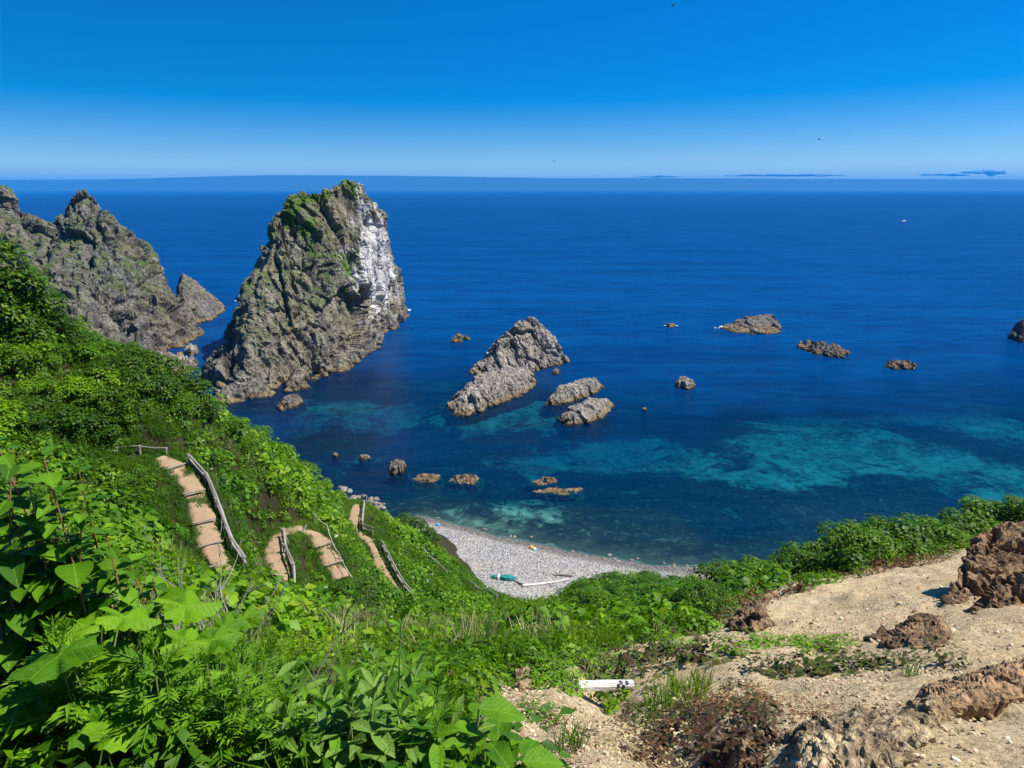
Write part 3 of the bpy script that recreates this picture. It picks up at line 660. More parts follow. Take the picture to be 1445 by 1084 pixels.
def log_between(name, a, b, r0, r1, mat, parent, seed=0, bend=0.0):
    a, b = Vector(a), Vector(b); L = (b - a).length
    me = log_mesh(name, L, r0, r1, seed, bend=bend); o = link_mesh(name, me, mat, parent)
    loc = a if parent is None else a - parent.location
    o.location = loc; o.rotation_euler = (b - a).to_track_quat('Z', 'Y').to_euler(); return o

path_info = []
PATH_LABELS = ['upper leg of the stepped sandy footpath beside the double log rail', 'hairpin bend of the sandy footpath in the middle of the slope', 'lower leg of the sandy footpath with a post and rail fence']
for pi, (ln, zz, w) in enumerate(path_lines):
    n = len(ln); d = np.concatenate([[0], np.cumsum(np.linalg.norm(np.diff(ln, axis=0), axis=1))])
    # terraces: gentle treads, a drop at each riser
    step = 1.6
    ridx = [int(np.argmin(np.abs(d - s_))) for s_ in np.cumsum(np.array([random.uniform(1.1, 2.2) for _ in range(20)])) if s_ < d[-1] - 0.5]
    zt = zz.copy(); bounds = [0] + ridx + [n - 1]
    for a, b in zip(bounds[:-1], bounds[1:]):
        if b > a: seg = zz[a:b + 1]; zt[a:b] = (seg.mean() * 0.4 + np.linspace(zz[a], zz[b], b - a + 1) * 0.6)[:b - a]
    tan = np.gradient(ln, axis=0); tan /= np.linalg.norm(tan, axis=1)[:, None] + 1e-9; nor = np.stack([-tan[:, 1], tan[:, 0]], 1)
    NW = 15; co = []
    for i in range(n):
        wob = 0.12 * vnoise(np.array([[d[i] * 0.9, pi, 0.0]]), 3)[0]
        for j in range(NW):
            u = (j / (NW - 1) - 0.5) * 2; off = u * (w * 0.5 + 1.6 * wob + 0.10 * vnoise(np.array([[d[i] * 2.3, pi, u * 3]]), 5)[0])
            q = ln[i] + nor[i] * off
            co.append((q[0], q[1], zt[i] - 0.34 * abs(u) ** 6 + 0.018 * vnoise(np.array([[q[0] * 3, q[1] * 3, 0.0]]), 6)[0] + 0.02))
    po = link_mesh('path', fast_mesh('path', np.array(co), grid_faces(n, NW)[:, ::-1]), M_PATH, None, True)
    tag(po, PATH_LABELS[pi], 'path', kind='structure')
    for ri, k in enumerate(ridx):
        a = ln[k] + nor[k] * w * (0.46 + random.uniform(-.03, .06)); b = ln[k] - nor[k] * w * (0.46 + random.uniform(-.03, .06)); zl = max(zt[k], zt[max(k - 1, 0)]) - 0.045
        o = log_between('step_log', (a[0], a[1], zl + random.uniform(-.02, .02)), (b[0], b[1], zl + random.uniform(-.02, .02)), 0.038, 0.034, M_WOOD, None, 100 + ri); o.parent = po
    path_info.append((ln, zt, nor, d, w))

# ------------------------------------------------------------------ fences of weathered logs
def fence(label, pts, post_h=0.8, rails=(0.62, 0.32), post_r=0.065, rail_r=0.05, lean=0.06, seed=0, group='weathered log fences along the path', gap=()):
    """pts: ground points of the posts, in order"""
    r = random.Random(seed); root = empty('log_fence', pts[0]); tops = []
    for i, q in enumerate(pts):
        q = Vector(q); t = q + Vector((r.uniform(-lean, lean), r.uniform(-lean, lean), post_h * r.uniform(0.85, 1.12)))
        log_between('post', q - Vector((0, 0, 0.15)), t, post_r * r.uniform(.9, 1.1), post_r * r.uniform(.8, 1.0), M_WOOD, root, seed * 50 + i)
        tops.append((q, t))
    for i in range(len(pts) - 1):
        if i in gap: continue
        for h in rails:
            (q0, t0), (q1, t1) = tops[i], tops[i + 1]
            side = (q1 - q0).cross(Vector((0, 0, 1))).normalized() * -(post_r + rail_r * 0.8)
            a = q0.lerp(t0, h / post_h * r.uniform(.95, 1.05)) + side; b = q1.lerp(t1, h / post_h * r.uniform(.92, 1.08)) + side
            ex = (b - a).normalized() * 0.14
            log_between('rail', a - ex, b + ex * r.uniform(.2, 1.2), rail_r * r.uniform(.9, 1.15), rail_r * r.uniform(.75, 1), M_WOOD, root, seed * 70 + i * 3 + int(h * 10), bend=r.uniform(0, .03))
    return tag(root, label, 'fence', group)
def along(info, s0, s1, spacing, off):
    ln, zt, nor, d, w = info; out = []
    for s_ in np.arange(s0, s1 + 0.01, spacing):
        k = int(np.argmin(np.abs(d - s_))); sg = 1 if nor[k][0] > 0 else -1
        q = ln[k] + nor[k] * sg * (w * 0.5 + off); out.append((q[0], q[1], gz(q[0], q[1])))
    return out
d1 = path_info[0][3][-1]; d2 = path_info[1][3][-1]; d3 = path_info[2][3][-1]
k1 = float(path_info[0][3][np.argmin(np.abs(path_info[0][0][:, 0] - P(258, 660, 33.6)[0]))])
fence('double log rail fence running down beside the upper leg of the footpath', along(path_info[0], k1 - 0.6, d1 - 0.2, 1.75, 0.18), 0.72, (0.60, 0.30), 0.062, 0.062, lean=0.03, seed=1)
def hits(pp, D0): return [tuple(hit(a, b, D0)) for a, b in pp]
fence('low log rail at the head of the upper footpath leg', hits([(165, 644), (198, 643), (236, 645)], 26), 0.6, (0.5,), 0.06, 0.05, seed=2)
fence('short leaning log fence inside the hairpin bend', hits([(400, 762), (404, 785), (411, 815), (416, 848)], 28), 0.85, (0.72, 0.36), 0.07, 0.06, lean=0.12, seed=3)
fence('log post and rail fence along the lower leg of the footpath', along(path_info[2], 0.6, d3 - 0.3, 1.9, 0.25), 0.95, (0.82, 0.40), 0.075, 0.06, lean=0.06, seed=4, gap=(4,))
fence('pale log fence on the brow beyond the lower footpath leg', hits([(517, 708), (532, 713), (541, 722), (552, 738)], 55), 0.9, (0.78, 0.4), 0.07, 0.06, seed=5)
fence('grey log fence in the growth between the dark bush and the beach', hits([(594, 782), (606, 795), (614, 800), (630, 816)], 55), 0.8, (0.66,), 0.07, 0.06, lean=0.15, seed=6)
fence('broken log fence low on the slope above the net bundle', hits([(664, 828), (674, 836), (688, 838), (702, 850)], 50), 0.8, (0.6,), 0.07, 0.065, lean=0.2, seed=7)
fence('tumbled log fence at the bottom of the slope near the driftwood', hits([(720, 845), (733, 850), (742, 857)], 50), 0.7, (0.5,), 0.07, 0.06, lean=0.2, seed=8)
# rope on thin posts round the outside of the bend
rp = hits([(444, 738), (463, 756), (470, 778), (479, 795), (498, 830)], 30); root = empty('rope_fence', rp[0])
for i, q in enumerate(rp):
    log_between('post', (q[0], q[1], q[2] - .1), (q[0], q[1], q[2] + 0.75), 0.035, 0.03, M_WOOD, root, 300 + i)
    if i:
        a, b = Vector(rp[i - 1]) + Vector((0, 0, .7)), Vector(q) + Vector((0, 0, .7)); mid = (a + b) / 2 - Vector((0, 0, .12))
        o = log_between('rope', a, mid, 0.018, 0.018, M_PALEWOOD, root, 320 + i); o2 = log_between('rope', mid, b, 0.018, 0.018, M_PALEWOOD, root, 330 + i)
tag(root, 'sagging rope on thin posts round the outside of the hairpin bend', 'rope fence')

# ------------------------------------------------------------------ foliage
def leaf_material(name, dark, light, trans=0.28, patch=0.12, yellow=(0.17, 0.21, 0.012), rough=0.5):
    m = Mat(name); p = m.pos(); rnd = m.n('ShaderNodeObjectInfo').outputs['Random']
    n1 = m.rng(m.noise(p, patch, 4, 0.65), 0.30, 0.70); n2 = m.noise(p, 6.0, 3, 0.7)
    isl = m.n('ShaderNodeNewGeometry').outputs['Random Per Island']
    f = m.math('ADD', m.math('MULTIPLY', n1, 0.55), m.math('ADD', m.math('MULTIPLY', rnd, 0.22), m.math('MULTIPLY', isl, 0.30)))
    c = m.mix(m.rng(f, 0.36, 0.84), dark, light)
    c = m.mix(m.rng(m.math('ADD', isl, m.math('MULTIPLY', n1, 0.4)), 1.02, 1.25, 0, 0.6), c, yellow)
    c = m.mix(1.0, c, m.rng(n2, 0.3, 0.7, 0.78, 1.18), 'MULTIPLY')
    b = m.bsdf(c, rough, None, 0.18)
    t = m.n('ShaderNodeBsdfTranslucent', {'Color': m.mix(1.0, c, (1.5, 1.75, 0.7), 'MULTIPLY')}).outputs[0]
    return m.surface(m.n('ShaderNodeMixShader', {0: trans, 1: b, 2: t}).outputs[0])
M_LEAF = leaf_material('green_leaf', (0.036, 0.105, 0.001), (0.145, 0.285, 0.002))
M_LEAFDARK = leaf_material('dark_leaf', (0.018, 0.055, 0.002), (0.048, 0.120, 0.003), 0.25)
M_LEAFMID = leaf_material('shrub_leaf', (0.024, 0.075, 0.002), (0.095, 0.205, 0.003), 0.30)
M_GRASS = leaf_material('grass_blade', (0.055, 0.130, 0.004), (0.150, 0.250, 0.012), 0.35)
M_DRY = leaf_material('dry_stalk', (0.30, 0.25, 0.12), (0.52, 0.45, 0.26), 0.15, yellow=(0.4, 0.35, 0.2))
M_VINE = leaf_material('vine_leaf', (0.062, 0.030, 0.016), (0.085, 0.115, 0.022), 0.2, yellow=(0.05, 0.11, 0.012))
M_FLOWER = Mat('white_flower'); M_FLOWER = M_FLOWER.surface(M_FLOWER.bsdf((0.75, 0.76, 0.62), 0.7))
m = Mat('bark'); M_BARK = m.surface(m.bsdf(m.mix(m.noise(m.obj(), 12, 4), (0.05, 0.04, 0.03), (0.16, 0.13, 0.10)), 0.9))

def leaf_cloud(pos, nrm, tang, length, width, fold=0.22, droop=0.18):
    """many 5-vertex folded leaves: pos base, nrm facing, tang growing direction"""
    n = len(pos); nrm = nrm / np.linalg.norm(nrm, axis=1)[:, None]
    tang = tang - (tang * nrm).sum(1)[:, None] * nrm; tang /= np.linalg.norm(tang, axis=1)[:, None] + 1e-9
    side = np.cross(tang, nrm); L = length[:, None]; W = width[:, None]
    v = np.empty((n, 5, 3))
    v[:, 0] = pos; v[:, 4] = pos + tang * L - nrm * L * droop
    v[:, 1] = pos + tang * L * 0.42 + side * W + nrm * W * fold; v[:, 2] = pos + tang * L * 0.42 - side * W + nrm * W * fold
    v[:, 3] = pos + tang * L * 0.5 - nrm * L * 0.02
    f = np.array([[0, 1, 3], [0, 3, 2], [3, 1, 4], [3, 4, 2]]); f = (np.arange(n)[:, None, None] * 5 + f[None]).reshape(-1, 3)
    return v.reshape(-1, 3), f
def unit(n, rs):
    v = rs.normal(size=(n, 3)); return v / np.linalg.norm(v, axis=1)[:, None]
def merge(parts):
    vs_, fs, o = [], [], 0
    for v, f in parts: vs_.append(v); fs.append(f + o); o += len(v)
    return np.concatenate(vs_), np.concatenate(fs)
def clump_mesh(name, n, radius, height, ll, seed, wr=0.36, up=0.9):
    rs = np.random.default_rng(seed)
    a = rs.uniform(0, 6.283, n); r = np.sqrt(rs.uniform(0, 1, n)); zf = rs.uniform(0.15, 1, n) * np.sqrt(1 - 0.75 * r * r)
    lump = 1 + 0.3 * np.sin(a * 3 + seed)
    pos = np.stack([np.cos(a) * r * radius * lump, np.sin(a) * r * radius * lump, zf * height], 1)
    out = np.stack([np.cos(a) * r, np.sin(a) * r, np.full(n, up)], 1) + unit(n, rs) * 0.55
    tang = np.stack([np.cos(a), np.sin(a), np.full(n, -0.1)], 1) + unit(n, rs) * 0.8
    L = ll * rs.uniform(0.6, 1.25, n)
    return fast_mesh(name, *leaf_cloud(pos, out, tang, L, L * wr * rs.uniform(.8, 1.2, n)))
def blades_mesh(name, n, radius, height, w, seed, lean=0.5):
    rs = np.random.default_rng(seed); a = rs.uniform(0, 6.283, n); r = np.sqrt(rs.uniform(0, 1, n)) * radius
    b = np.stack([np.cos(a) * r, np.sin(a) * r, np.zeros(n)], 1); h = height * rs.uniform(.5, 1.15, n)
    ln_ = unit(n, rs) * lean; ln_[:, 2] = 0
    fc = rs.uniform(0, 6.283, n); s_ = np.stack([np.cos(fc), np.sin(fc), np.zeros(n)], 1) * w
    v = np.empty((n, 5, 3)); upv = np.array([0, 0, 1.0])
    v[:, 0] = b - s_; v[:, 1] = b + s_
    m1 = b + upv * (h * 0.6)[:, None] + ln_ * (h * 0.3)[:, None]
    v[:, 2] = m1 - s_ * 0.8; v[:, 3] = m1 + s_ * 0.8; v[:, 4] = b + upv * (h * 0.93)[:, None] + ln_ * (h * 0.95)[:, None]
    f1 = np.array([[0, 1, 3], [0, 3, 2], [2, 3, 4]]); f = (np.arange(n)[:, None, None] * 5 + f1[None]).reshape(-1, 3)
    return fast_mesh(name, v.reshape(-1, 3), f)

def proto_collection(name, meshes, mat):
    c = bpy.data.collections.new(name)
    for i, me in enumerate(meshes):
        if not me.materials: me.materials.append(mat if not isinstance(mat, (list, tuple)) else mat[i])
        o = bpy.data.objects.new(f'{name}_{i:02d}', me); c.objects.link(o)
    return c
def scatter(name, pos, rot, scl, idx, coll, label, cat='plants', group=None):
    me = bpy.data.meshes.new(name); me.vertices.add(len(pos)); me.vertices.foreach_set('co', np.asarray(pos, np.float32).ravel())
    a = me.attributes.new('rot', 'FLOAT_VECTOR', 'POINT'); a.data.foreach_set('vector', np.asarray(rot, np.float32).ravel())
    a = me.attributes.new('scl', 'FLOAT_VECTOR', 'POINT'); s3 = np.asarray(scl, np.float32); s3 = np.repeat(s3[:, None], 3, 1) if s3.ndim == 1 else s3
    a.data.foreach_set('vector', s3.ravel())
    a = me.attributes.new('idx', 'INT', 'POINT'); a.data.foreach_set('value', np.asarray(idx, np.int32))
    o = bpy.data.objects.new(name, me); COL.objects.link(o)
    t = bpy.data.node_groups.new(name, 'GeometryNodeTree')
    t.interface.new_socket('Geometry', in_out='INPUT', socket_type='NodeSocketGeometry'); t.interface.new_socket('Geometry', in_out='OUTPUT', socket_type='NodeSocketGeometry')
    gi, go = t.nodes.new('NodeGroupInput'), t.nodes.new('NodeGroupOutput')
    ci = t.nodes.new('GeometryNodeCollectionInfo'); ci.inputs['Collection'].default_value = coll; ci.inputs['Separate Children'].default_value = True; ci.inputs['Reset Children'].default_value = True
    ip = t.nodes.new('GeometryNodeInstanceOnPoints'); ip.inputs['Pick Instance'].default_value = True
    def na(nm, dt): n = t.nodes.new('GeometryNodeInputNamedAttribute'); n.data_type = dt; n.inputs['Name'].default_value = nm; return [q for q in n.outputs if q.enabled][0]
    L = t.links.new
    L(gi.outputs[0], ip.inputs['Points']); L(ci.outputs[0], ip.inputs['Instance']); L(na('idx', 'INT'), ip.inputs['Instance Index'])
    L(na('rot', 'FLOAT_VECTOR'), ip.inputs['Rotation']); L(na('scl', 'FLOAT_VECTOR'), ip.inputs['Scale']); L(ip.outputs[0], go.inputs[0])
    md = o.modifiers.new('scatter', 'NODES'); md.node_group = t
    return tag(o, label, cat, group, 'stuff')
def sample_ground(n, x0, x1, y0, y1, dens, seed):
    rs = np.random.default_rng(seed); x = rs.uniform(x0, x1, n); y = rs.uniform(y0, y1, n)
    keep = rs.uniform(0, 1, n) < dens(x, y); x, y = x[keep], y[keep]
    return x, y, ground(x, y), rs
def nz(x, y, f, s_, o=3): return fbm(np.stack([x * f, y * f, np.zeros_like(x)], 1), o, s_)
def in_cone(x, y, pad=6.0): return np.abs(x) < y * 0.82 + pad
def veg_ok(x, y):
    return (bil(_near_path, x, y) > 0.56 + 0.3 * nz(x, y, 0.9, 31)) & (bil(_sand, x, y) < 0.45) & (ground(x, y) > 1.6) & in_cone(x, y)

C_BROAD = proto_collection('broad_clump', [clump_mesh('broad_clump', 80, 0.55, 0.7, 0.20, s) for s in range(5)], M_LEAF)
C_SMALL = proto_collection('small_clump', [clump_mesh('small_clump', 150, 0.5, 0.42, 0.105, 20 + s, 0.33) for s in range(5)], M_LEAFMID)
C_GRASS = proto_collection('grass_tuft', [blades_mesh('grass_tuft', 55, 0.22, 0.55, 0.008, 40 + s) for s in range(4)], M_GRASS)
C_DRY = proto_collection('dry_tuft', [blades_mesh('dry_tuft', 22, 0.3, 0.95, 0.009, 50 + s, 0.35) for s in range(4)], M_DRY)
C_FLOWER = proto_collection('flower_head', [clump_mesh('flower_head', 40, 0.11, 0.03, 0.035, 60 + s, 0.5, 2.0) for s in range(3)], M_FLOWER)

def euler(n, rs, tilt=0.25): return np.stack([rs.normal(0, tilt, n), rs.normal(0, tilt, n), rs.uniform(0, 6.283, n)], 1)
def low_by_path(x, y, lo=0.34, span=2.6): return np.clip(lo + (bil(_near_path, x, y) - 0.8) / span, lo, 1.0) * np.clip(0.45 + (ground(x, y) - 1.5) / 9.0, 0.45, 1.0)
# hillside cover, far part
far_d = lambda x, y: veg_ok(x, y) * (y > 13) * np.clip(0.8 + 0.6 * nz(x, y, 0.10, 101), 0.5, 1)
x, y, z, rs = sample_ground(26000, -62, 30, 13, 96, far_d, 1); n = len(x)
scatter('undergrowth', np.stack([x, y, z - 0.08], 1), euler(n, rs), (0.5 + 1.25 * rs.uniform(0, 1, n) ** 1.8) * low_by_path(x, y) * np.clip(0.9 + 0.7 * nz(x, y, 0.3, 7), 0.5, 1.6), rs.integers(0, 5, n), C_BROAD, 'bright green broad-leaved growth covering the slope round the footpath', 'undergrowth')
far_s = lambda x, y: veg_ok(x, y) * (y > 12) * np.clip(0.5 - 1.3 * nz(x, y, 0.10, 101) + 0.5 * (bil(_near_path, x, y) < 3), 0.1, 1)
x, y, z, rs = sample_ground(36000, -62, 30, 12, 96, far_s, 2); n = len(x)
scatter('undergrowth', np.stack([x, y, z - 0.08], 1), euler(n, rs), rs.uniform(0.7, 1.5, n) * low_by_path(x, y), rs.integers(0, 5, n), C_SMALL, 'darker small-leaved growth in patches on the slope', 'undergrowth')
gr = lambda x, y: veg_ok(x, y) * (y > 9) * np.clip(0.25 + 1.2 * nz(x, y, 0.14, 55), 0.0, 1) + veg_ok(x, y) * (bil(_near_path, x, y) < 2.6) * 0.5
x, y, z, rs = sample_ground(26000, -30, 26, 9, 80, gr, 3); n = len(x)
scatter('grass', np.stack([x, y, z - 0.03], 1), euler(n, rs, 0.15), rs.uniform(0.7, 1.6, n) * low_by_path(x, y, 0.5), rs.integers(0, 4, n), C_GRASS, 'tufts of long green grass among the growth on the slope', 'grass')
bx, by = P(560, 890, 20)[:2]
dr = lambda x, y: veg_ok(x, y) * np.clip(0.10 * (nz(x, y, 0.2, 66) > 0.1) + np.exp(-(((x - bx) / 4.5) ** 2 + ((y - by) / 7.0) ** 2)) * 0.55, 0, 1)
x, y, z, rs = sample_ground(9000, -22, 22, 7, 60, dr, 4); n = len(x)
scatter('dry_grass', np.stack([x, y, z - 0.03], 1), euler(n, rs, 0.2), rs.uniform(0.6, 1.3, n), rs.integers(0, 4, n), C_DRY, 'straw-coloured dry stalks standing in the green grass below the footpath', 'dry grass')
fl = lambda x, y: veg_ok(x, y) * np.clip(nz(x, y, 0.18, 88) - 0.05, 0, 0.6)
x, y, z, rs = sample_ground(900, -34, 12, 20, 75, fl, 5); n = len(x)
scatter('wild_flowers', np.stack([x, y, z + 0.55 * low_by_path(x, y)], 1), euler(n, rs, 0.2), rs.uniform(0.7, 1.5, n), rs.integers(0, 3, n), C_FLOWER, 'flat white flower heads dotted over the green slope', 'flowers')
# near cover, finer
nr_ = lambda x, y: veg_ok(x, y) * np.clip(0.8 + 0.5 * nz(x, y, 0.5, 15), 0.2, 1)
C_NEAR = proto_collection('near_clump', [clump_mesh('near_clump', 110, 0.30, 0.30, 0.085, 80 + s, 0.30) for s in range(5)], [M_LEAF, M_LEAFMID, M_LEAF, M_LEAFMID, M_LEAF])
x, y, z, rs = sample_ground(5200, -14, 9, 0.6, 15, nr_, 6); n = len(x)
scatter('undergrowth', np.stack([x, y, z - 0.05], 1), euler(n, rs), rs.uniform(0.7, 1.5, n), rs.integers(0, 5, n), C_NEAR, 'low leafy growth under the tall plants beside the sand', 'undergrowth')
x, y, z, rs = sample_ground(2600, -12, 9, 1.0, 15, nr_, 7); n = len(x)
scatter('grass', np.stack([x, y, z - 0.03], 1), euler(n, rs, 0.2), rs.uniform(0.5, 1.0, n), rs.integers(0, 4, n), C_GRASS, 'green grass blades growing among the tall plants beside the sand', 'grass')

# ------------------------------------------------------------------ shrubs: trunk, branches and a leafy crown, each a thing of its own
def shrub_proto(seed, lobes, leaf, nleaf, mat, wr=0.34):
    """unit shrub about 1 m tall and 1.2 m wide"""
    rs = np.random.default_rng(seed); parts = []; tips = []
    for (cx, cyy, cz, r, rz_) in lobes:
        k = int(nleaf * (r ** 2) / sum(l[3] ** 2 for l in lobes)); d = unit(k, rs); d[:, 2] = np.where(d[:, 2] < -0.35, -d[:, 2], d[:, 2])
        bump_ = 1 + 0.22 * fbm(d * 2.4 + seed, 3, seed)
        rad = (rs.uniform(0, 1, k) ** 0.35 * 0.55 + 0.5) * bump_
        pos = np.array([cx, cyy, cz]) + d * rad[:, None] * np.array([r, r, rz_])
        nrm = d * 0.7 + np.array([0, 0, 0.8]) + unit(k, rs) * 0.5; tg = d + unit(k, rs) * 0.9 - np.array([0, 0, 0.2]); L = leaf * rs.uniform(.6, 1.25, k)
        parts.append(leaf_cloud(pos, nrm, tg, L, L * wr * rs.uniform(.8, 1.2, k))); tips.append((cx, cyy, cz))
    crown = fast_mesh('crown', *merge(parts)); crown.materials.append(mat)
    vs_, fs = [], []
    for t in tips:
        a = Vector((rs.uniform(-.05, .05), rs.uniform(-.05, .05), -0.08)); mid = Vector((t[0] * 0.45, t[1] * 0.45, t[2] * 0.55)); b = Vector(t)
        pr = None
        for q, r in ((a, 0.030), (mid, 0.020), (b, 0.007)):
            o_ = len(vs_)
            for j in range(6): vs_.append((q.x + r * math.cos(j * 1.047), q.y + r * math.sin(j * 1.047), q.z))
            if pr is not None:
                for j in range(6): fs.append((pr + j, pr + (j + 1) % 6, o_ + (j + 1) % 6, o_ + j))
            pr = o_
    trunk = bpy.data.meshes.new('trunk'); trunk.from_pydata(vs_, [], fs); trunk.update(); trunk.materials.append(M_BARK)
    return crown, trunk
def lobes(seed, n, spread, top):
    r = random.Random(seed); out = [(0, 0, top * 0.62, 0.36, 0.36 * top)]
    for i in range(n):
        a = i * 6.283 / n + r.uniform(-.4, .4); s = spread * r.uniform(.6, 1.1); out.append((math.cos(a) * s, math.sin(a) * s, top * r.uniform(.28, .72), r.uniform(.2, .32), r.uniform(.18, .3)))
    return out
SHRUBS = {'dark': [shrub_proto(200 + s, lobes(200 + s, 6, 0.42, 1.0), 0.085, 1500, M_LEAFDARK) for s in range(3)],
          'mid': [shrub_proto(220 + s, lobes(220 + s, 7, 0.46, 0.9), 0.085, 1500, M_LEAFMID) for s in range(3)],
          'light': [shrub_proto(240 + s, lobes(240 + s, 6, 0.45, 0.85), 0.10, 1100, M_LEAF) for s in range(3)],
          'big': [shrub_proto(260 + s, lobes(260 + s, 12, 0.54, 1.0), 0.085, 1900, M_LEAFMID, 0.40) for s in range(4)]}
_sh = 0
def shrub(pos, h, kind, label, group, wide=1.0):
    global _sh
    _sh += 1; rs = random.Random(_sh * 7); crown, trunk = rs.choice(SHRUBS[kind])
    r = empty('shrub', pos, rs.uniform(0, 6.28)); r.scale = (h * wide * rs.uniform(.9, 1.15), h * wide * rs.uniform(.9, 1.15), h)
    for nm, me in (('crown', crown), ('trunk', trunk)):
        o = bpy.data.objects.new(nm, me); COL.objects.link(o); o.parent = r
    return tag(r, label, 'shrub', group) if label else r
def at(px, py, D0=20): return hit(px, py, D0)
L_CREST = 'dark green shrub on the brow of the ridge above the footpath'
for (px, py, h) in [(-30, 415, 3.4), (12, 432, 3.4), (48, 455, 2.8), (78, 475, 1.8), (5, 470, 2.4), (40, 490, 2.0), (105, 495, 1.5)]:
    shrub(at(px, py, 30), h, 'dark', 'tall dark green bush crowning the top of the ridge before the headland', 'tall bushes on the ridge top', 1.05)
for (px, py, h) in [(185, 525, 1.9), (215, 540, 2.1), (245, 552, 2.2), (275, 573, 2.0), (232, 570, 1.9), (190, 560, 1.8), (255, 590, 1.6), (290, 592, 1.7), (160, 585, 1.7), (140, 545, 1.5)]:
    shrub(at(px, py, 28), h, 'dark' if px % 3 else 'mid', L_CREST, 'dark shrubs on the ridge brow', 1.1)
rr = random.Random(77)
for i in range(34):
    px, py = rr.uniform(-20, 190), rr.uniform(500, 628); kd = rr.choice(['mid', 'light', 'light', 'mid', 'dark'])
    so = shrub(at(px, py, 24), rr.uniform(0.9, 1.7), kd, None, None, 1.15)
    tag(so, {'mid': 'mid-green', 'light': 'bright yellow-green', 'dark': 'dark green'}[kd] + ' shrub in the thicket between the ridge top and the ' + ('knotweed stand' if px < 90 else 'head of the footpath'), 'shrub', 'thicket shrubs')
for (px, py, h) in [(330, 612, 1.3), (365, 622, 1.5), (398, 640, 1.4), (430, 662, 1.5), (455, 680, 1.4), (478, 700, 1.2), (350, 640, 1.0), (400, 668, 1.1)]:
    shrub(at(px, py, 34), h, 'light' if px % 2 else 'mid', 'leafy shrub on the grassy crest running down to the beach', 'shrubs along the lower crest', 1.2)
for (px, py, h) in [(572, 742, 2.0), (590, 756, 2.6), (608, 770, 2.2), (598, 778, 1.6)]:
    shrub(at(px, py, 52), h, 'dark', 'dark bush standing out against the pale beach', 'dark bushes above the beach', 1.1)
for (px, py, h) in [(490, 855, 1.6), (515, 862, 1.7), (505, 878, 1.4)]:
    shrub(at(px, py, 26), h, 'dark', 'low dark bush between the hairpin bend and the lower footpath', 'dark bushes by the path', 1.15)
# thicket over the low cliff beside the beach
rr = random.Random(5)
for i in range(26):
    px, py = rr.uniform(805, 985), rr.uniform(826, 862); kd = rr.choice(['mid', 'light', 'mid'])
    shrub(at(px, py, 44), rr.uniform(1.3, 2.2), kd, ('bright' if kd == 'light' else 'deep') + ' green shrub in the dense thicket over the low bank by the beach', 'shrubs on the bank by the beach', 1.25)
for (px, py, D) in [(806, 822, 62), (825, 820, 63), (845, 818, 63.5), (868, 818, 63.5), (892, 820, 63.5), (916, 822, 63), (940, 826, 63), (962, 828, 62), (812, 832, 62)]:
    q = P(px, py, D); shrub((q[0], q[1], gz(q[0], q[1]) - 0.2), 2.0 + (D - 62) * 0.5, 'mid', 'shrub overhanging the beach at the edge of the low bank', 'shrubs overhanging the beach', 1.15)
# low growth creeping over the edges of the path
ed = lambda x, y: (bil(_near_path, x, y) > 0.34 + 0.35 * nz(x, y, 1.1, 35)) * (bil(_near_path, x, y) < 1.1) * 0.8
x, y, z, rs = sample_ground(60000, -32, -2, 24, 66, ed, 31); n = len(x)
scatter('path_edge_weeds', np.stack([x, y, z + 0.08], 1), euler(n, rs), rs.uniform(0.18, 0.55, n), rs.integers(0, 5, n), C_SMALL, 'low weeds creeping over the edges of the footpath', 'weeds')
# bushes along the crest of the sandy slope
for i, (px, py, h) in enumerate([(1000, 868, 1.7), (1022, 850, 1.9), (1050, 842, 1.9), (1078, 832, 1.8), (1105, 822, 1.7), (1130, 815, 1.8), (1155, 810, 2.0), (1180, 802, 2.3), (1205, 798, 2.5), (1235, 795, 2.5),
                                 (1262, 790, 2.5), (1290, 786, 2.5), (1312, 780, 2.3), (1340, 772, 2.0), (1368, 764, 2.0), (1395, 756, 2.1), (1420, 748, 1.9), (1445, 742, 1.8), (1470, 738, 1.8), (985, 880, 1.2), (970, 876, 1.5), (955, 868, 1.6), (1035, 872, 1.0), (1325, 782, 1.9), (1350, 774, 1.6), (1380, 764, 1.5), (1408, 754, 1.6), (1432, 748, 1.8), (1090, 830, 1.7), (1142, 816, 1.7), (1168, 808, 1.8), (1220, 800, 2.4), (1275, 792, 2.6)]):
    q = hit(px, py, 15); q = Vector((q.x, q.y + 0.6, 0)); q.z = gz(q.x, q.y) - 0.1
    lab = 'large glossy green bush, one of the tallest on the crest of the sandy slope' if h > 2.4 else ('green bush lining the crest of the sandy slope above the sea' if px < 1330 else 'green bush behind the brown rock outcrop on the crest')
    shrub(q, h * 0.78, 'big', lab, 'bushes on the sandy crest', 0.85)
for (px, D, h) in [(1318, 24.2, 1.7), (1336, 24.8, 1.6), (1352, 25.2, 1.7), (1370, 25.6, 1.7), (1388, 26.0, 1.8), (1405, 26.4, 1.8)]:
    a_ = slope(px, 760)[0]; shrub((a_ * D, D, gz(a_ * D, D) - 0.1), h, 'big', 'green bush in the stretch of hedge between the tallest bushes and the brown outcrop', 'bushes on the sandy crest', 0.9)

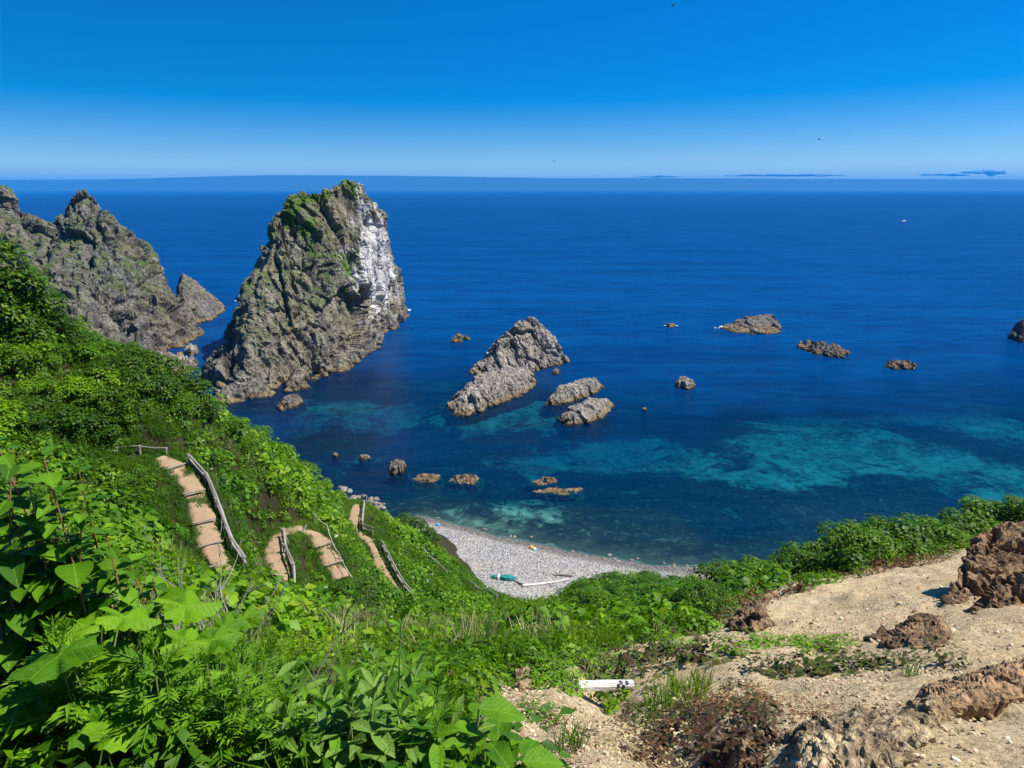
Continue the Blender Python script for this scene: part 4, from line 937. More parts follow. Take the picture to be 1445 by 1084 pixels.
# ------------------------------------------------------------------ tall plants beside the viewpoint: stem and single leaves
def hero_material(name, dark, light, vein, vn=9.0, va=1.1, trans=0.30, rough=0.46, spec=0.16):
    m = Mat(name); p = m.obj(); rnd = m.n('ShaderNodeObjectInfo').outputs['Random']
    x_, y_, _z = m.xyz(p)[0], m.xyz(p)[1], m.xyz(p)[2]
    ax = m.math('ABSOLUTE', x_)
    s = m.math('FRACT', m.math('MULTIPLY', m.math('SUBTRACT', y_, m.math('MULTIPLY', ax, va)), vn))
    lines = m.rng(m.math('ABSOLUTE', m.math('SUBTRACT', s, 0.5)), 0.0, 0.11, 1.0, 0.0)
    mid = m.rng(ax, 0.0, 0.022, 1.0, 0.0)
    n1 = m.noise(m.pos(), 9, 4, 0.6); n2 = m.noise(p, 14, 3)
    c = m.mix(m.rng(m.math('ADD', m.math('MULTIPLY', n1, 0.7), m.math('MULTIPLY', rnd, 0.6)), 0.42, 1.0), dark, light)
    c = m.mix(m.math('MULTIPLY', m.math('MAXIMUM', m.math('MULTIPLY', lines, 0.30), mid), 0.7), c, vein)
    spot = m.rng(m.noise(m.pos(), 34, 3, 0.6), 0.66, 0.72, 0, 0.5)
    c = m.mix(spot, c, (0.10, 0.085, 0.02))
    nb = m.bump(m.math('ADD', m.math('MULTIPLY', lines, -1.0), n2), 0.4, 0.025)
    b = m.bsdf(c, rough, nb, spec)
    t = m.n('ShaderNodeBsdfTranslucent', {'Color': m.mix(1.0, c, (1.5, 1.7, 0.6), 'MULTIPLY'), 'Normal': nb}).outputs[0]
    return m.surface(m.n('ShaderNodeMixShader', {0: trans, 1: b, 2: t}).outputs[0])
M_KNOT = hero_material('broad_leaf', (0.026, 0.095, 0.002), (0.115, 0.260, 0.004), (0.16, 0.28, 0.03))
M_LOBED = hero_material('lobed_leaf', (0.045, 0.135, 0.002), (0.125, 0.260, 0.005), (0.20, 0.32, 0.03), 11, 0.6)
M_LANCE = hero_material('lance_leaf', (0.065, 0.150, 0.014), (0.150, 0.260, 0.040), (0.22, 0.30, 0.09), 8, 1.6, 0.25)
M_MUG = hero_material('narrow_leaf', (0.060, 0.155, 0.003), (0.145, 0.285, 0.010), (0.10, 0.2, 0.03), 6, 1.0)
m = Mat('green_stem'); M_STEM = m.surface(m.bsdf(m.mix(m.noise(m.pos(), 6, 3), (0.10, 0.16, 0.03), (0.22, 0.26, 0.10)), 0.5))
m = Mat('red_stem'); M_REDSTEM = m.surface(m.bsdf(m.mix(m.noise(m.pos(), 6, 3), (0.16, 0.035, 0.025), (0.20, 0.17, 0.05)), 0.5))

def ovate(name, W, droop, fold, mat, wav=0.02, peak=0.42, rows=7, seed=0, serr=0.0):
    rs = np.random.default_rng(seed); vs_ = []; cols = (-1, -0.5, 0, 0.5, 1)
    for i in range(rows + 1):
        t = i / rows; w = W * (math.sin(math.pi * t ** (math.log(0.5) / math.log(peak)))) ** 0.8 if 0 < t < 1 else (0.012 if t == 0 else 0.0)
        w *= 1 + serr * ((i % 2) - 0.5)
        for u in cols: vs_.append((u * w, t, fold * abs(u) * w - droop * t * t + rs.uniform(-wav, wav) * abs(u) * (0 < t < 1)))
    k = len(cols); fs = [(i * k + j, i * k + j + 1, (i + 1) * k + j + 1, (i + 1) * k + j) for i in range(rows) for j in range(k - 1)]
    me = bpy.data.meshes.new(name); me.from_pydata(vs_, [], fs); me.materials.append(mat); me.update()
    me.polygons.foreach_set('use_smooth', np.ones(len(me.polygons), bool)); return me
def lobed(name, mat, seed=0, nl=5, depth=0.42):
    """broad palmate leaf, toothed lobes, base at the origin and tip at y = 1"""
    rs = np.random.default_rng(seed); N = 40; ring = []; cx = (0, 0.38)
    for i in range(N):
        a = -math.pi / 2 + (i / N) * 2 * math.pi
        ang = a - math.pi / 2; ang = (ang + math.pi) % (2 * math.pi) - math.pi     # 0 at the tip, +-pi at the stalk
        lob = abs(math.cos(ang * nl / 2.0)); r = 0.62 * (1 - depth * (1 - lob ** 0.7)) * (1 - 0.14 * abs(ang) / math.pi)
        if abs(ang) > 2.75: r *= 0.55
        r *= 1 + (0.055 if i % 2 else -0.05) + rs.uniform(-.03, .03)
        ring.append((math.sin(-ang) * r, cx[1] + math.cos(ang) * r, r, ang))
    vs_ = [(0, cx[1], 0.0)]
    for x, y, r, ang in ring: vs_.append((x * 0.5, cx[1] + (y - cx[1]) * 0.5, 0.045 * math.cos(ang * nl) + rs.uniform(-.01, .01)))
    for x, y, r, ang in ring: vs_.append((x, y, 0.09 * math.cos(ang * nl) - 0.20 * r * r + rs.uniform(-.03, .03)))
    fs = [(0, 1 + i, 1 + (i + 1) % N) for i in range(N)] + [(1 + i, 1 + N + i, 1 + N + (i + 1) % N, 1 + (i + 1) % N) for i in range(N)]
    me = bpy.data.meshes.new(name); me.from_pydata(vs_, [], fs); me.materials.append(mat); me.update()
    me.polygons.foreach_set('use_smooth', np.ones(len(me.polygons), bool)); return me
def pinnate(name, mat, seed=0):
    rs = np.random.default_rng(seed); vs_, fs = [], []
    def lf(bx, by, ang, L, w):
        o = len(vs_); c, s = math.cos(ang), math.sin(ang); z0 = -0.15 * by * by
        for (a, b, zz) in ((0, 0, 0), (w, .45, .04), (0, .5, 0), (-w, .45, .04), (0, 1, -.08)): vs_.append((bx + L * (a * c + b * s), by + L * (-a * s + b * c), z0 + zz * L + rs.uniform(-.02, .02)))
        fs.extend([(o, o + 1, o + 2), (o, o + 2, o + 3), (o + 2, o + 1, o + 4), (o + 2, o + 4, o + 3)])
    lf(0, 0, 0, 1.0, 0.05)
    for t, L in ((.25, .38), (.42, .46), (.6, .40), (.76, .26)):
        for sg in (-1, 1): lf(0, t, sg * rs.uniform(.55, .8), L * rs.uniform(.85, 1.1), 0.14)
    me = bpy.data.meshes.new(name); me.from_pydata(vs_, [], fs); me.materials.append(mat); me.update(); return me
LV = {'knot': [ovate('leaf', .34, d, .30, M_KNOT, .015, .36, seed=i) for i, d in enumerate((.10, .22, .34, .16))],
      'dock': [ovate('leaf', .30, d, .25, M_KNOT, .04, .40, 8, seed=10 + i) for i, d in enumerate((.12, .25, .36))],
      'lobed': [lobed('leaf', M_LOBED, s, 5 if s % 2 else 7, .40) for s in range(4)],
      'lance': [ovate('leaf', .17, d, .35, M_LANCE, .01, .5, 6, seed=20 + i) for i, d in enumerate((.05, .18, .3))],
      'green': [ovate('leaf', .20, d, .30, M_KNOT, .01, .48, 6, seed=30 + i) for i, d in enumerate((.08, .2, .32))],
      'mug': [pinnate('leaf', M_MUG, s) for s in range(4)],
      'blade': [ovate('leaf', .014, d, .3, M_GRASS, .004, .5, 6, seed=40 + i) for i, d in enumerate((.25, .5, .8))]}
def tube(vs_, fs, pts, radii, sides=6):
    pr = None
    for q, r in zip(pts, radii):
        o_ = len(vs_)
        for j in range(sides): a = j * 6.2832 / sides; vs_.append((q[0] + r * math.cos(a), q[1] + r * math.sin(a), q[2]))
        if pr is not None:
            for j in range(sides): fs.append((pr + j, pr + (j + 1) % sides, o_ + (j + 1) % sides, o_ + j))
        pr = o_
def place_leaf(root, kind, base, outdir, upv, size, r):
    y = Vector(outdir).normalized(); z = Vector(upv) - y * Vector(upv).dot(y); z.normalize(); x = y.cross(z)
    M = Matrix(((x.x, y.x, z.x), (x.y, y.y, z.y), (x.z, y.z, z.z))).to_4x4()
    o = bpy.data.objects.new('leaf', r.choice(LV[kind])); COL.objects.link(o); o.parent = root
    o.matrix_local = Matrix.Translation(base) @ M @ Matrix.Diagonal((size * r.uniform(.85, 1.15), size, size, 1))
    return o
_pl = 0
def plant(px, py, kind, label, group, h=None, leafL=None, n=None, cat='plant', D0=2.7, lean=None, stem=None):
    """a plant whose top shows at a pixel; it stands on the hillside where its height lets it"""
    global _pl
    _pl += 1; r = random.Random(_pl * 13 + 5)
    spec = {'knot': ('knotweed', 1.5, .21, 14, M_REDSTEM), 'dock': ('dock_plant', .8, .30, 8, M_STEM), 'lobed': ('cow_parsnip', .9, .30, 6, M_STEM), 'lance': ('milkweed', .7, .13, 16, M_STEM),
            'green': ('leafy_herb', .8, .13, 16, M_STEM), 'mug': ('mugwort', .9, .15, 22, M_STEM), 'blade': ('grass_tuft', .7, .6, 12, M_GRASS)}[kind]
    h = h or spec[1] * r.uniform(.85, 1.15); L = leafL or spec[2]; n = n or spec[3]
    a, b = slope(px, py); Ds = np.arange(D0, 26, 0.03); gap = EYE + Ds * b - ground(Ds * a, Ds)
    ok = gap <= h
    D = float(Ds[np.argmax(ok)]) if ok.any() else 3.0
    top = Vector((D * a, D, EYE + D * b)); q = Vector((top.x, top.y, gz(top.x, top.y))); h = max(top.z - q.z, 0.15)
    la = lean if lean is not None else r.uniform(0, 6.28); off = Vector((math.cos(la), math.sin(la), 0)) * h * r.uniform(.04, .16)
    root = empty(spec[0], q - off); root.location.z = gz(root.location.x, root.location.y); H_ = top.z - root.location.z
    curve = lambda t: Vector((off.x * t * t, off.y * t * t, H_ * t)); vs_, fs = [], []
    up = Vector((0, 0, 1))
    if kind in ('knot', 'lance', 'green', 'mug'):
        tube(vs_, fs, [curve(t) for t in np.linspace(-.05, .98, 8)], np.linspace(.011, .003, 8) * (1.2 if kind == 'knot' else .8))
        for i in range(n):
            t = 0.30 + 0.70 * (i + 0.5) / n if kind != 'knot' else 0.25 + .75 * (i + .5) / n
            az = i * 2.4 + r.uniform(-.35, .35); el = r.uniform(-.25, .45) + (0.75 if t > .9 else 0) * (kind != 'knot') + (0.35 if kind in ('lance', 'mug') else 0)
            d = Vector((math.cos(az) * math.cos(el), math.sin(az) * math.cos(el), math.sin(el))); s = L * (0.65 + 0.6 * math.sin(math.pi * min(t, .95))) * r.uniform(.75, 1.15)
            pb = curve(t); pe = pb + d * s * (0.22 if kind == 'knot' else .06)
            if kind == 'knot': tube(vs_, fs, [pb, pe], [.003, .002], 4)
            place_leaf(root, kind, pe, d + Vector((0, 0, -.12)), up + Vector((r.uniform(-.3, .3), r.uniform(-.3, .3), 0)), s, r)
    else:
        for i in range(n):
            az = i * 6.283 / n * 1.0 + r.uniform(-.3, .3); rr_ = r.uniform(.15, .55) if i else 0.05; el = r.uniform(.9, 1.35)
            hh_ = H_ * (r.uniform(.55, .98) if i else 1.0); k = 0.34 if kind == 'lobed' else .22
            if kind == 'blade':
                d = Vector((math.cos(az) * .45, math.sin(az) * .45, 1)); place_leaf(root, kind, Vector((math.cos(az) * .03, math.sin(az) * .03, 0)), d, Vector((-math.cos(az), -math.sin(az), .5)), H_ * r.uniform(.7, 1.1), r); continue
            e = Vector((math.cos(az) * rr_ * h * k * 2 + off.x, math.sin(az) * rr_ * h * k * 2 + off.y, hh_)); mid = Vector((e.x * .35, e.y * .35, hh_ * .6))
            tube(vs_, fs, [Vector((0, 0, -.05)), mid, e], [.008, .006, .004], 5)
            d = Vector((math.cos(az), math.sin(az), r.uniform(-.35, .15))); place_leaf(root, kind, e, d, up + Vector((-math.cos(az), -math.sin(az), 0)) * r.uniform(-.25, .3) + Vector((r.uniform(-.2, .2), r.uniform(-.2, .2), 0)), L * r.uniform(.75, 1.15), r)
    if vs_:
        me = bpy.data.meshes.new('stem'); me.from_pydata(vs_, [], fs); me.update(); link_mesh('stem', me, stem or spec[4], root, True)
    return tag(root, label, cat, group)
LK = 'tall knotweed with large oval leaves in the dense stand above the footpath head'
for (px, py, h) in [(18, 628, 2.0), (70, 668, 1.9), (8, 690, 1.8), (118, 705, 1.8), (45, 720, 1.7), (92, 742, 1.7), (150, 752, 1.6), (-30, 650, 2.1), (20, 770, 1.6), (130, 800, 1.5), (60, 640, 2.1), (-10, 615, 2.2), (110, 660, 1.9), (40, 680, 1.9), (-20, 780, 1.7), (60, 760, 1.7), (180, 790, 1.6), (75, 800, 1.5), (215, 812, 1.5), (-40, 740, 1.7), (-60, 820, 1.5), (30, 840, 1.3), (100, 850, 1.2), (160, 850, 1.3)]:
    plant(px, py, 'knot', LK, 'knotweed stand', h, 0.155 * random.uniform(.7, 1.3), 20, D0=3.4)
for i, (px, py, h, L, lab) in enumerate([(135, 868, 1.1, .27, 'largest lobed-leaf plant, its pale toothed leaves spread in front of the knotweed'), (225, 905, 1.0, .24, 'lobed-leaf plant beside the dead grey branches'),
        (180, 1000, .8, .24, 'lobed-leaf plant with bright yellow-green leaves low among the mugwort'), (255, 1010, .8, .23, 'pair of lobed leaves leaning over the mugwort'), (270, 1075, .7, .28, 'lobed-leaf plant half hidden under leafy herbs'),
        (205, 1075, .7, .28, 'small lobed-leaf plant close under the yellow-green one'), (330, 1060, .7, .22, 'lobed-leaf plant among the lance-leaved herbs'), (60, 960, .9, .2, 'shaded lobed-leaf plant at the foot of the knotweed'), (290, 880, .8, .26, 'lobed-leaf plant rising just behind the dead grey branches'), (110, 930, .9, .22, 'broad lobed-leaf plant between the largest one and the shaded one'), (420, 1075, .6, .24, 'lobed-leaf plant in front of the milkweed')]):
    plant(px, py, 'lobed', lab, 'lobed-leaf plants', h, L, 7, D0=2.9)
rr = random.Random(3)
for i in range(17):
    px = rr.uniform(-20, 330); py = rr.uniform(900, 1090)
    plant(px, py, 'mug', 'feathery narrow-leaved mugwort in the thick growth under the knotweed', 'mugwort plants', rr.uniform(.7, 1.0), rr.uniform(.15, .22), 22)
for (px, py) in [(215, 905), (375, 925), (330, 945), (400, 985), (290, 930)]:
    plant(px, py, 'mug', 'upright mugwort rosette near the dead branches', 'mugwort by the dead branches', .8, .15, 26)
for (px, py, h) in [(530, 968, .75), (500, 1000, .7), (560, 1000, .7), (545, 1045, .6), (470, 1045, .6)]:
    plant(px, py, 'lance', 'grey-green milkweed with thick lance leaves in a whorl', 'milkweed plants', h, .17, 18)
for i in range(46):
    px = rr.uniform(330, 650); py = rr.uniform(900 + (650 - px) * 0.02, 1100)
    kd = rr.choice(['green', 'lance', 'lance', 'mug', 'green'])
    plant(px, py, kd, {'green': 'bright green oval-leaved herb', 'lance': 'pale green lance-leaved herb', 'mug': 'feathery green herb'}[kd] + ' in the mixed growth between knotweed and sand', 'mixed leafy herbs', rr.uniform(.45, .75), rr.uniform(.16, .23), 14)
for i in range(16):
    px = rr.uniform(260, 620); py = rr.uniform(868, 930)
    kd = rr.choice(['green', 'mug', 'green'])
    plant(px, py, kd, {'green': 'slender oval-leaved herb', 'mug': 'slender feathery herb'}[kd] + ' on the shoulder just before the dry grass', 'herbs before the dry grass', rr.uniform(.45, .7), rr.uniform(.10, .14), 14)
for (px, py, h, L) in [(672, 1000, .62, .24), (635, 1030, .5, .20), (700, 1045, .42, .22), (735, 1075, .36, .2)]:
    plant(px, py, 'dock', 'dock plant with very large dark green oval leaves at the edge of the sand', 'dock plants', h, L, 5)
for (px, py) in [(270, 900), (420, 1010), (110, 1030), (30, 1010), (350, 1000), (480, 930), (60, 1050)]:
    plant(px, py, 'blade', 'tuft of long arching grass blades among the leafy herbs', 'long grass tufts', rr.uniform(.6, .85), .6, 14)

# dead grey branches sticking out of the growth
def dead_bush(px, py, h, label, seed, mat=None, D0=2.5):
    r = random.Random(seed); a, b = slope(px, py); Ds = np.arange(D0, 26, .03); gap = EYE + Ds * b - ground(Ds * a, Ds); D = float(Ds[np.argmax(gap <= h)])
    q = Vector((D * a, D, gz(D * a, D))); root = empty('dead_branches', q)
    for i in range(9):
        az = r.uniform(0, 6.28); vs_, fs = [], []
        def grow(p, d, L, rad, lev):
            pts = [p]; k = 5
            for s in range(k):
                d = (d + Vector((r.uniform(-.3, .3), r.uniform(-.3, .3), r.uniform(-.12, .22)))).normalized(); p = p + d * L / k; pts.append(p)
            tube(vs_, fs, pts, np.linspace(rad, rad * .45, k + 1), 5)
            if lev < 2:
                for s in range(3): grow(pts[r.randint(2, k)], (d + Vector((r.uniform(-.9, .9), r.uniform(-.9, .9), r.uniform(-.2, .6)))).normalized(), L * r.uniform(.35, .6), rad * .5, lev + 1)
        grow(Vector((math.cos(az) * .04, math.sin(az) * .04, -.05)), Vector((math.cos(az) * .6, math.sin(az) * .6, .9)).normalized(), h * r.uniform(.6, .95), .011, 0)
        me = bpy.data.meshes.new('branch'); me.from_pydata(vs_, [], fs); me.update(); link_mesh('branch', me, mat or M_WOOD, root)
    return tag(root, label, 'branches')
dead_bush(255, 838, 1.0, 'tangle of bare silver-grey branches beside the lobed-leaf plants', 4)
dead_bush(225, 850, .9, 'bare grey twigs low against the knotweed', 7)
dead_bush(395, 895, .8, 'dark dead branches rising from the leafy herbs', 9, M_BARK)
dead_bush(445, 935, .6, 'short dark dead twigs above the milkweed', 12, M_BARK)

# ------------------------------------------------------------------ beach of grey pebbles
bxs = np.linspace(-15.5, 32, 190); vv = np.linspace(0, 1, 90)
gx_, gv_ = np.meshgrid(bxs, vv, indexing='ij'); x = gx_.ravel(); ysh = y_shore(x)
y = ysh + 2.5 - gv_.ravel() * 30.0; o = y - ysh
berm = 0.22 * np.exp(-((o + 3.2) / 1.3) ** 2) + 0.14 * np.exp(-((o + 9) / 1.6) ** 2)
z = np.where(o < 0, -0.085 * o, -0.10 * o) + berm + 0.03 + 0.05 * fbm(np.stack([x * .4, y * .4, x * 0], 1), 3, 2)
z = np.minimum(z, 2.4)
me = fast_mesh('beach', np.stack([x, y, z], 1), grid_faces(len(bxs), len(vv))[:, ::-1])
BEACH = (bxs, z.reshape(len(bxs), len(vv)))
m = Mat('beach_shingle'); p = m.pos()
v = m.n('ShaderNodeTexVoronoi', {'Vector': p, 'Scale': 5.0}); n1 = m.noise(p, 0.25, 4)
tone = m.xyz(v.outputs['Color'])[0]
c = m.mix(tone, (0.15, 0.148, 0.14), (0.36, 0.355, 0.34)); c = m.mix(m.rng(n1, .4, .65, 0, .5), c, (0.32, 0.29, 0.24))
c = m.mix(m.rng(m.xyz(p)[2], 0.32, 0.10, 0, 0.8), c, (0.10, 0.095, 0.08))
M_SHINGLE = m.surface(m.bsdf(c, 0.9, m.bump(v.outputs['Distance'], 0.8, 0.12)))
tag(link_mesh('beach', me, M_SHINGLE, None, True), 'pale grey pebble beach in the cove', 'beach', kind='structure')
def beach_z(x, y):
    o = y - y_shore(x); return np.minimum(np.where(o < 0, -0.085 * o, -0.10 * o) + 0.22 * np.exp(-((o + 3.2) / 1.3) ** 2) + 0.14 * np.exp(-((o + 9) / 1.6) ** 2) + 0.03 + 0.05 * fbm(np.stack([x * .4, y * .4, x * 0], 1), 3, 2), 2.4)
def pebble(name, seed, flat=0.6, rough=0.16, sub=1):
    bm = bmesh.new(); bmesh.ops.create_icosphere(bm, subdivisions=sub, radius=0.5)
    co = np.array([v.co[:] for v in bm.verts]); d = 1 + rough * fbm(co * 2.2 + seed * 7, 2, seed) * 2
    for v, k in zip(bm.verts, d): v.co = Vector((v.co.x * k, v.co.y * k * 0.8, v.co.z * k * flat))
    me = bpy.data.meshes.new(name); bm.to_mesh(me); bm.free(); return me
def stone_material(name, stops, rough=0.85, wet=False):
    m = Mat(name); rnd = m.n('ShaderNodeObjectInfo').outputs['Random']; c = m.ramp(rnd, stops)
    c = m.mix(1.0, c, m.rng(m.noise(m.pos(), 9, 4, .7), .3, .7, .75, 1.2), 'MULTIPLY')
    if wet: c = m.mix(m.rng(m.xyz(m.pos())[2], 0.34, 0.12, 0, 0.8), c, m.mix(1.0, c, (0.3, 0.29, 0.27), 'MULTIPLY'))
    return m.surface(m.bsdf(c, rough, None, .2))
M_PEB = stone_material('pebble', [(0.0, (0.055, 0.055, 0.06)), (0.25, (0.135, 0.135, 0.14)), (0.55, (0.215, 0.215, 0.215)), (0.8, (0.30, 0.297, 0.29)), (0.9, (0.22, 0.165, 0.12)), (1.0, (0.42, 0.415, 0.41))], wet=True)
C_PEB = proto_collection('pebble', [pebble('pebble', s) for s in range(6)], M_PEB)
rs = np.random.default_rng(9); n = 44000
x = rs.uniform(-15.2, 26, n); y = y_shore(x) + 0.9 - rs.uniform(0, 1, n) * 24
keep = (ground(x, y) < beach_z(x, y) + .15); x, y = x[keep], y[keep]; n = len(x)
sz = 0.07 + 0.12 * rs.uniform(0, 1, n) ** 3 + 0.14 * (rs.uniform(0, 1, n) > .98)
scatter('pebbles', np.stack([x, y, beach_z(x, y) + sz * 0.1], 1), euler(n, rs, .3), sz, rs.integers(0, 6, n), C_PEB, 'loose grey and white pebbles covering the beach', 'pebbles')
# bigger stones at the water's edge below the brow, each one its own thing
M_BOULDER = rock_material('shore_boulder', (0.36, 0.33, 0.28), (0.16, 0.145, 0.125), (0.27, 0.21, 0.14), 0.0, tide=False, scale=3.0)
BOULD = [pebble('boulder', 50 + s, .65, .22, 3) for s in range(5)]
for b_ in BOULD: b_.materials.append(M_BOULDER)
rb = random.Random(4)
for i in range(46):
    px = rb.uniform(478, 545); py = 690 + (px - 478) * 0.38 + rb.uniform(-8, 12); q = S(px, py, 0.15); s = rb.uniform(.35, 1.3)
    o = bpy.data.objects.new('boulder', rb.choice(BOULD)); COL.objects.link(o); o.location = (q[0], q[1], max(float(beach_z(np.array([q[0]]), np.array([q[1]]))[0]), -.2) + s * .1); o.scale = (s, s, s); o.rotation_euler = (rb.uniform(-.3, .3), rb.uniform(-.3, .3), rb.uniform(0, 6))
    tag(o, 'pale boulder on the shore below the brow of the green ridge', 'boulder', 'boulders on the shore under the ridge')
for i in range(26):
    px = rb.uniform(600, 985); t = (px - 590) / 400; py = 729 + (806 - 729) * (1 - (1 - t) ** 1.35) + rb.uniform(-9, 2); q = S(px, py, 0.0); s = rb.uniform(.25, .7)
    o = bpy.data.objects.new('boulder', rb.choice(BOULD)); COL.objects.link(o); o.location = (q[0], q[1], 0.02); o.scale = (s, s, s * .7); o.rotation_euler = (0, 0, rb.uniform(0, 6))
    tag(o, 'small wet boulder at the water line of the pebble beach', 'boulder', 'boulders along the water line')

# ------------------------------------------------------------------ things washed up on the beach
def on_beach(px, py, dz=0.0):
    q = S(px, py, 1.2)
    for _ in range(4):
        zz = float(beach_z(np.array([q[0]]), np.array([q[1]]))[0]); q = S(px, py, zz)
    return Vector((q[0], q[1], q[2] + dz))
a, b = on_beach(737, 828), on_beach(803, 819)
root = empty('driftwood_log', a); log_between('trunk', a + Vector((0, 0, .13)), b + Vector((0, 0, .16)), .17, .10, M_PALEWOOD, root, 1, .15)
log_between('branch', a.lerp(b, .5) + Vector((0, 0, .15)), a.lerp(b, .62) + Vector((.3, -1.0, .3)), .06, .03, M_PALEWOOD, root, 2)
log_between('branch', a.lerp(b, .12) + Vector((0, 0, .15)), a.lerp(b, -.06) + Vector((-.2, .6, .45)), .07, .03, M_PALEWOOD, root, 3)
tag(root, 'long bleached driftwood log lying on the pebbles', 'driftwood')
a, b = on_beach(719, 817), on_beach(737, 826)
root = empty('driftwood_branch', a); log_between('trunk', a + Vector((0, 0, .1)), b + Vector((0, 0, .12)), .10, .13, M_WOOD, root, 4, .1); log_between('branch', a.lerp(b, .4) + Vector((0, 0, .12)), a.lerp(b, .7) + Vector((.3, .9, .25)), .05, .02, M_WOOD, root, 5)
tag(root, 'brown driftwood branch between the net bundle and the long log', 'driftwood')
a, b = on_beach(786, 812), on_beach(808, 814)
root = empty('driftwood_root', a); log_between('trunk', a + Vector((0, 0, .15)), b + Vector((0, 0, .15)), .14, .10, M_WOOD, root, 6)
for k in range(5): log_between('root', a + Vector((0, 0, .15)), a + Vector((-.5 + .15 * k, .5 - .3 * k, .45 + .1 * (k % 2))), .06, .02, M_WOOD, root, 7 + k)
tag(root, 'driftwood stump with stubby roots beside the overhanging shrubs', 'driftwood')
# bundle of teal fishing net
m = Mat('teal_net'); p = m.obj(); nn = m.noise(p, 6, 4, .7)
M_NET = m.surface(m.bsdf(m.mix(nn, (0.003, 0.10, 0.095), (0.012, 0.25, 0.22)), .8, m.bump(m.noise(p, 18, 4, .7), .8, .06)))
def lump(name, L, w, h, mat, seed, parent=None, loc=(0, 0, 0), rz=0.0):
    bm = bmesh.new(); bmesh.ops.create_icosphere(bm, subdivisions=4, radius=1.0); co = np.array([v.co[:] for v in bm.verts])
    d = 1 + .42 * fbm(co * np.array([3.2, 2.2, 2.2]) + seed, 5, seed, ridged=True, gain=.6)
    for v, k in zip(bm.verts, d): v.co = Vector((v.co.x * k * L / 2, v.co.y * k * w / 2, max(v.co.z, -.5) * k * h / 2))
    me = bpy.data.meshes.new(name); bm.to_mesh(me); bm.free(); ob = link_mesh(name, me, mat, parent, True); ob.location = loc; ob.rotation_euler = (0, 0, rz); return ob
q = on_beach(711, 817); root = empty('net_bundle', q, -.12)
lump('net', 1.9, .75, .6, M_NET, 3, root, (.35, 0, .15)); lump('net', .8, .65, .5, M_NET, 5, root, (-1.0, .05, .12))
m = Mat('white_rope'); M_ROPE = m.surface(m.bsdf((.5, .5, .47), .8)); lump('rope_wrap', .4, .7, .6, M_ROPE, 8, root, (-.62, 0, .18))
tag(root, 'teal fishing net bundle tied with white rope on the beach', 'net')
m = Mat('orange_plastic'); M_OR = m.surface(m.bsdf((.75, .33, .04), .4)); m = Mat('blue_plastic'); M_BL = m.surface(m.bsdf((.10, .32, .70), .4)); m = Mat('light_blue'); M_LB = m.surface(m.bsdf((.35, .6, .85), .4))
def buoy(px, py, mat, label, s=.3):
    q = on_beach(px, py); root = empty('buoy', q); o = lump('float', s * 2.0, s * 1.7, s * 1.7, mat, 2, root, (0, 0, s * .5)); log_between('eye', q + Vector((s * .8, 0, s * .6)), q + Vector((s * 1.4, 0, s * .65)), s * .2, s * .16, mat, root, 1); return tag(root, label, 'buoy')
buoy(750, 774, M_OR, 'orange buoy washed up near the water line', .28); buoy(754, 776, M_LB, 'pale blue float lying against the orange buoy', .22); buoy(618, 742, M_BL, 'blue float at the sandy end of the beach', .25)

# ------------------------------------------------------------------ brown rock outcrops on the sandy slope
M_OUT = rock_material('ochre_rock', (0.27, 0.18, 0.095), (0.10, 0.065, 0.038), (0.25, 0.135, 0.06), 0.0, tide=False, scale=5.0, crack=0.05)
M_TAN = rock_material('tan_rock', (0.44, 0.35, 0.20), (0.20, 0.145, 0.08), (0.36, 0.22, 0.11), 0.0, tide=False, scale=7.0, crack=0.06)
def outcrop(label, foot, tops, voxel, amp, mat, freq, seed, D0=3.0):
    """foot: ground pixels round the rock; tops: (pixel, height) of points above the ground there"""
    base = [hit(a_, b_, D0) for a_, b_ in foot]; tp = []
    for (a_, b_, h_) in tops:
        q = hit(a_, b_, D0); tp.append((q.x, q.y, q.z + h_))
    pts = [(q.x, q.y, q.z + 0.04) for q in base] + [(q.x, q.y, q.z - 0.7) for q in base] + tp
    return hull_rock('rock_outcrop', label, 'rock outcrop', [pts], voxel, amp, mat, freq, seed=seed, smooth_it=2, strata=0.7)
def sunk(pts, dz=1.2): return list(pts) + [(q[0], q[1], q[2] - dz) for q in pts]
hull_rock('rock_outcrop', 'tall craggy brown rock outcrop at the head of the sandy slope', 'rock outcrop',
          [sunk([P(1392, 742, 13.6), P(1425, 736, 13.4), P(1470, 735, 13.6), P(1560, 745, 14.5), P(1372, 778, 13.0), P(1345, 805, 12.6), P(1335, 850, 12.0), P(1330, 885, 11.4), P(1445, 897, 11.6), P(1560, 890, 11.8), P(1600, 780, 15)], 2.0),
           sunk([P(1415, 800, 11.4), P(1470, 795, 11.2), P(1385, 850, 10.9), P(1370, 893, 10.4), P(1430, 915, 9.9), P(1500, 925, 9.7), P(1580, 900, 10.2)], 2.0)], 0.05, 0.17, M_OUT, 0.75, seed=71, smooth_it=2, strata=0.8)
outcrop('low brown rock clod in the sand beside the tall outcrop', [(1240, 915), (1285, 918), (1335, 912), (1345, 898), (1300, 890), (1255, 895)], [(1290, 902, .42), (1320, 900, .38), (1262, 908, .2)], 0.03, 0.055, M_OUT, 1.8, 73, 6)
outcrop('small crumbling brown rock next to the low clod', [(1222, 904), (1240, 907), (1255, 902), (1240, 894)], [(1240, 900, .28), (1232, 902, .18)], 0.03, 0.04, M_OUT, 2.4, 74, 6)
outcrop('split ochre rock ledge above the gravel at the foot of the view', [(1285, 1000), (1330, 1008), (1400, 1000), (1480, 990), (1500, 960), (1400, 955), (1320, 970)], [(1330, 992, .16), (1380, 975, .22), (1450, 968, .26), (1300, 995, .08)], 0.02, 0.04, M_TAN, 2.4, 75)
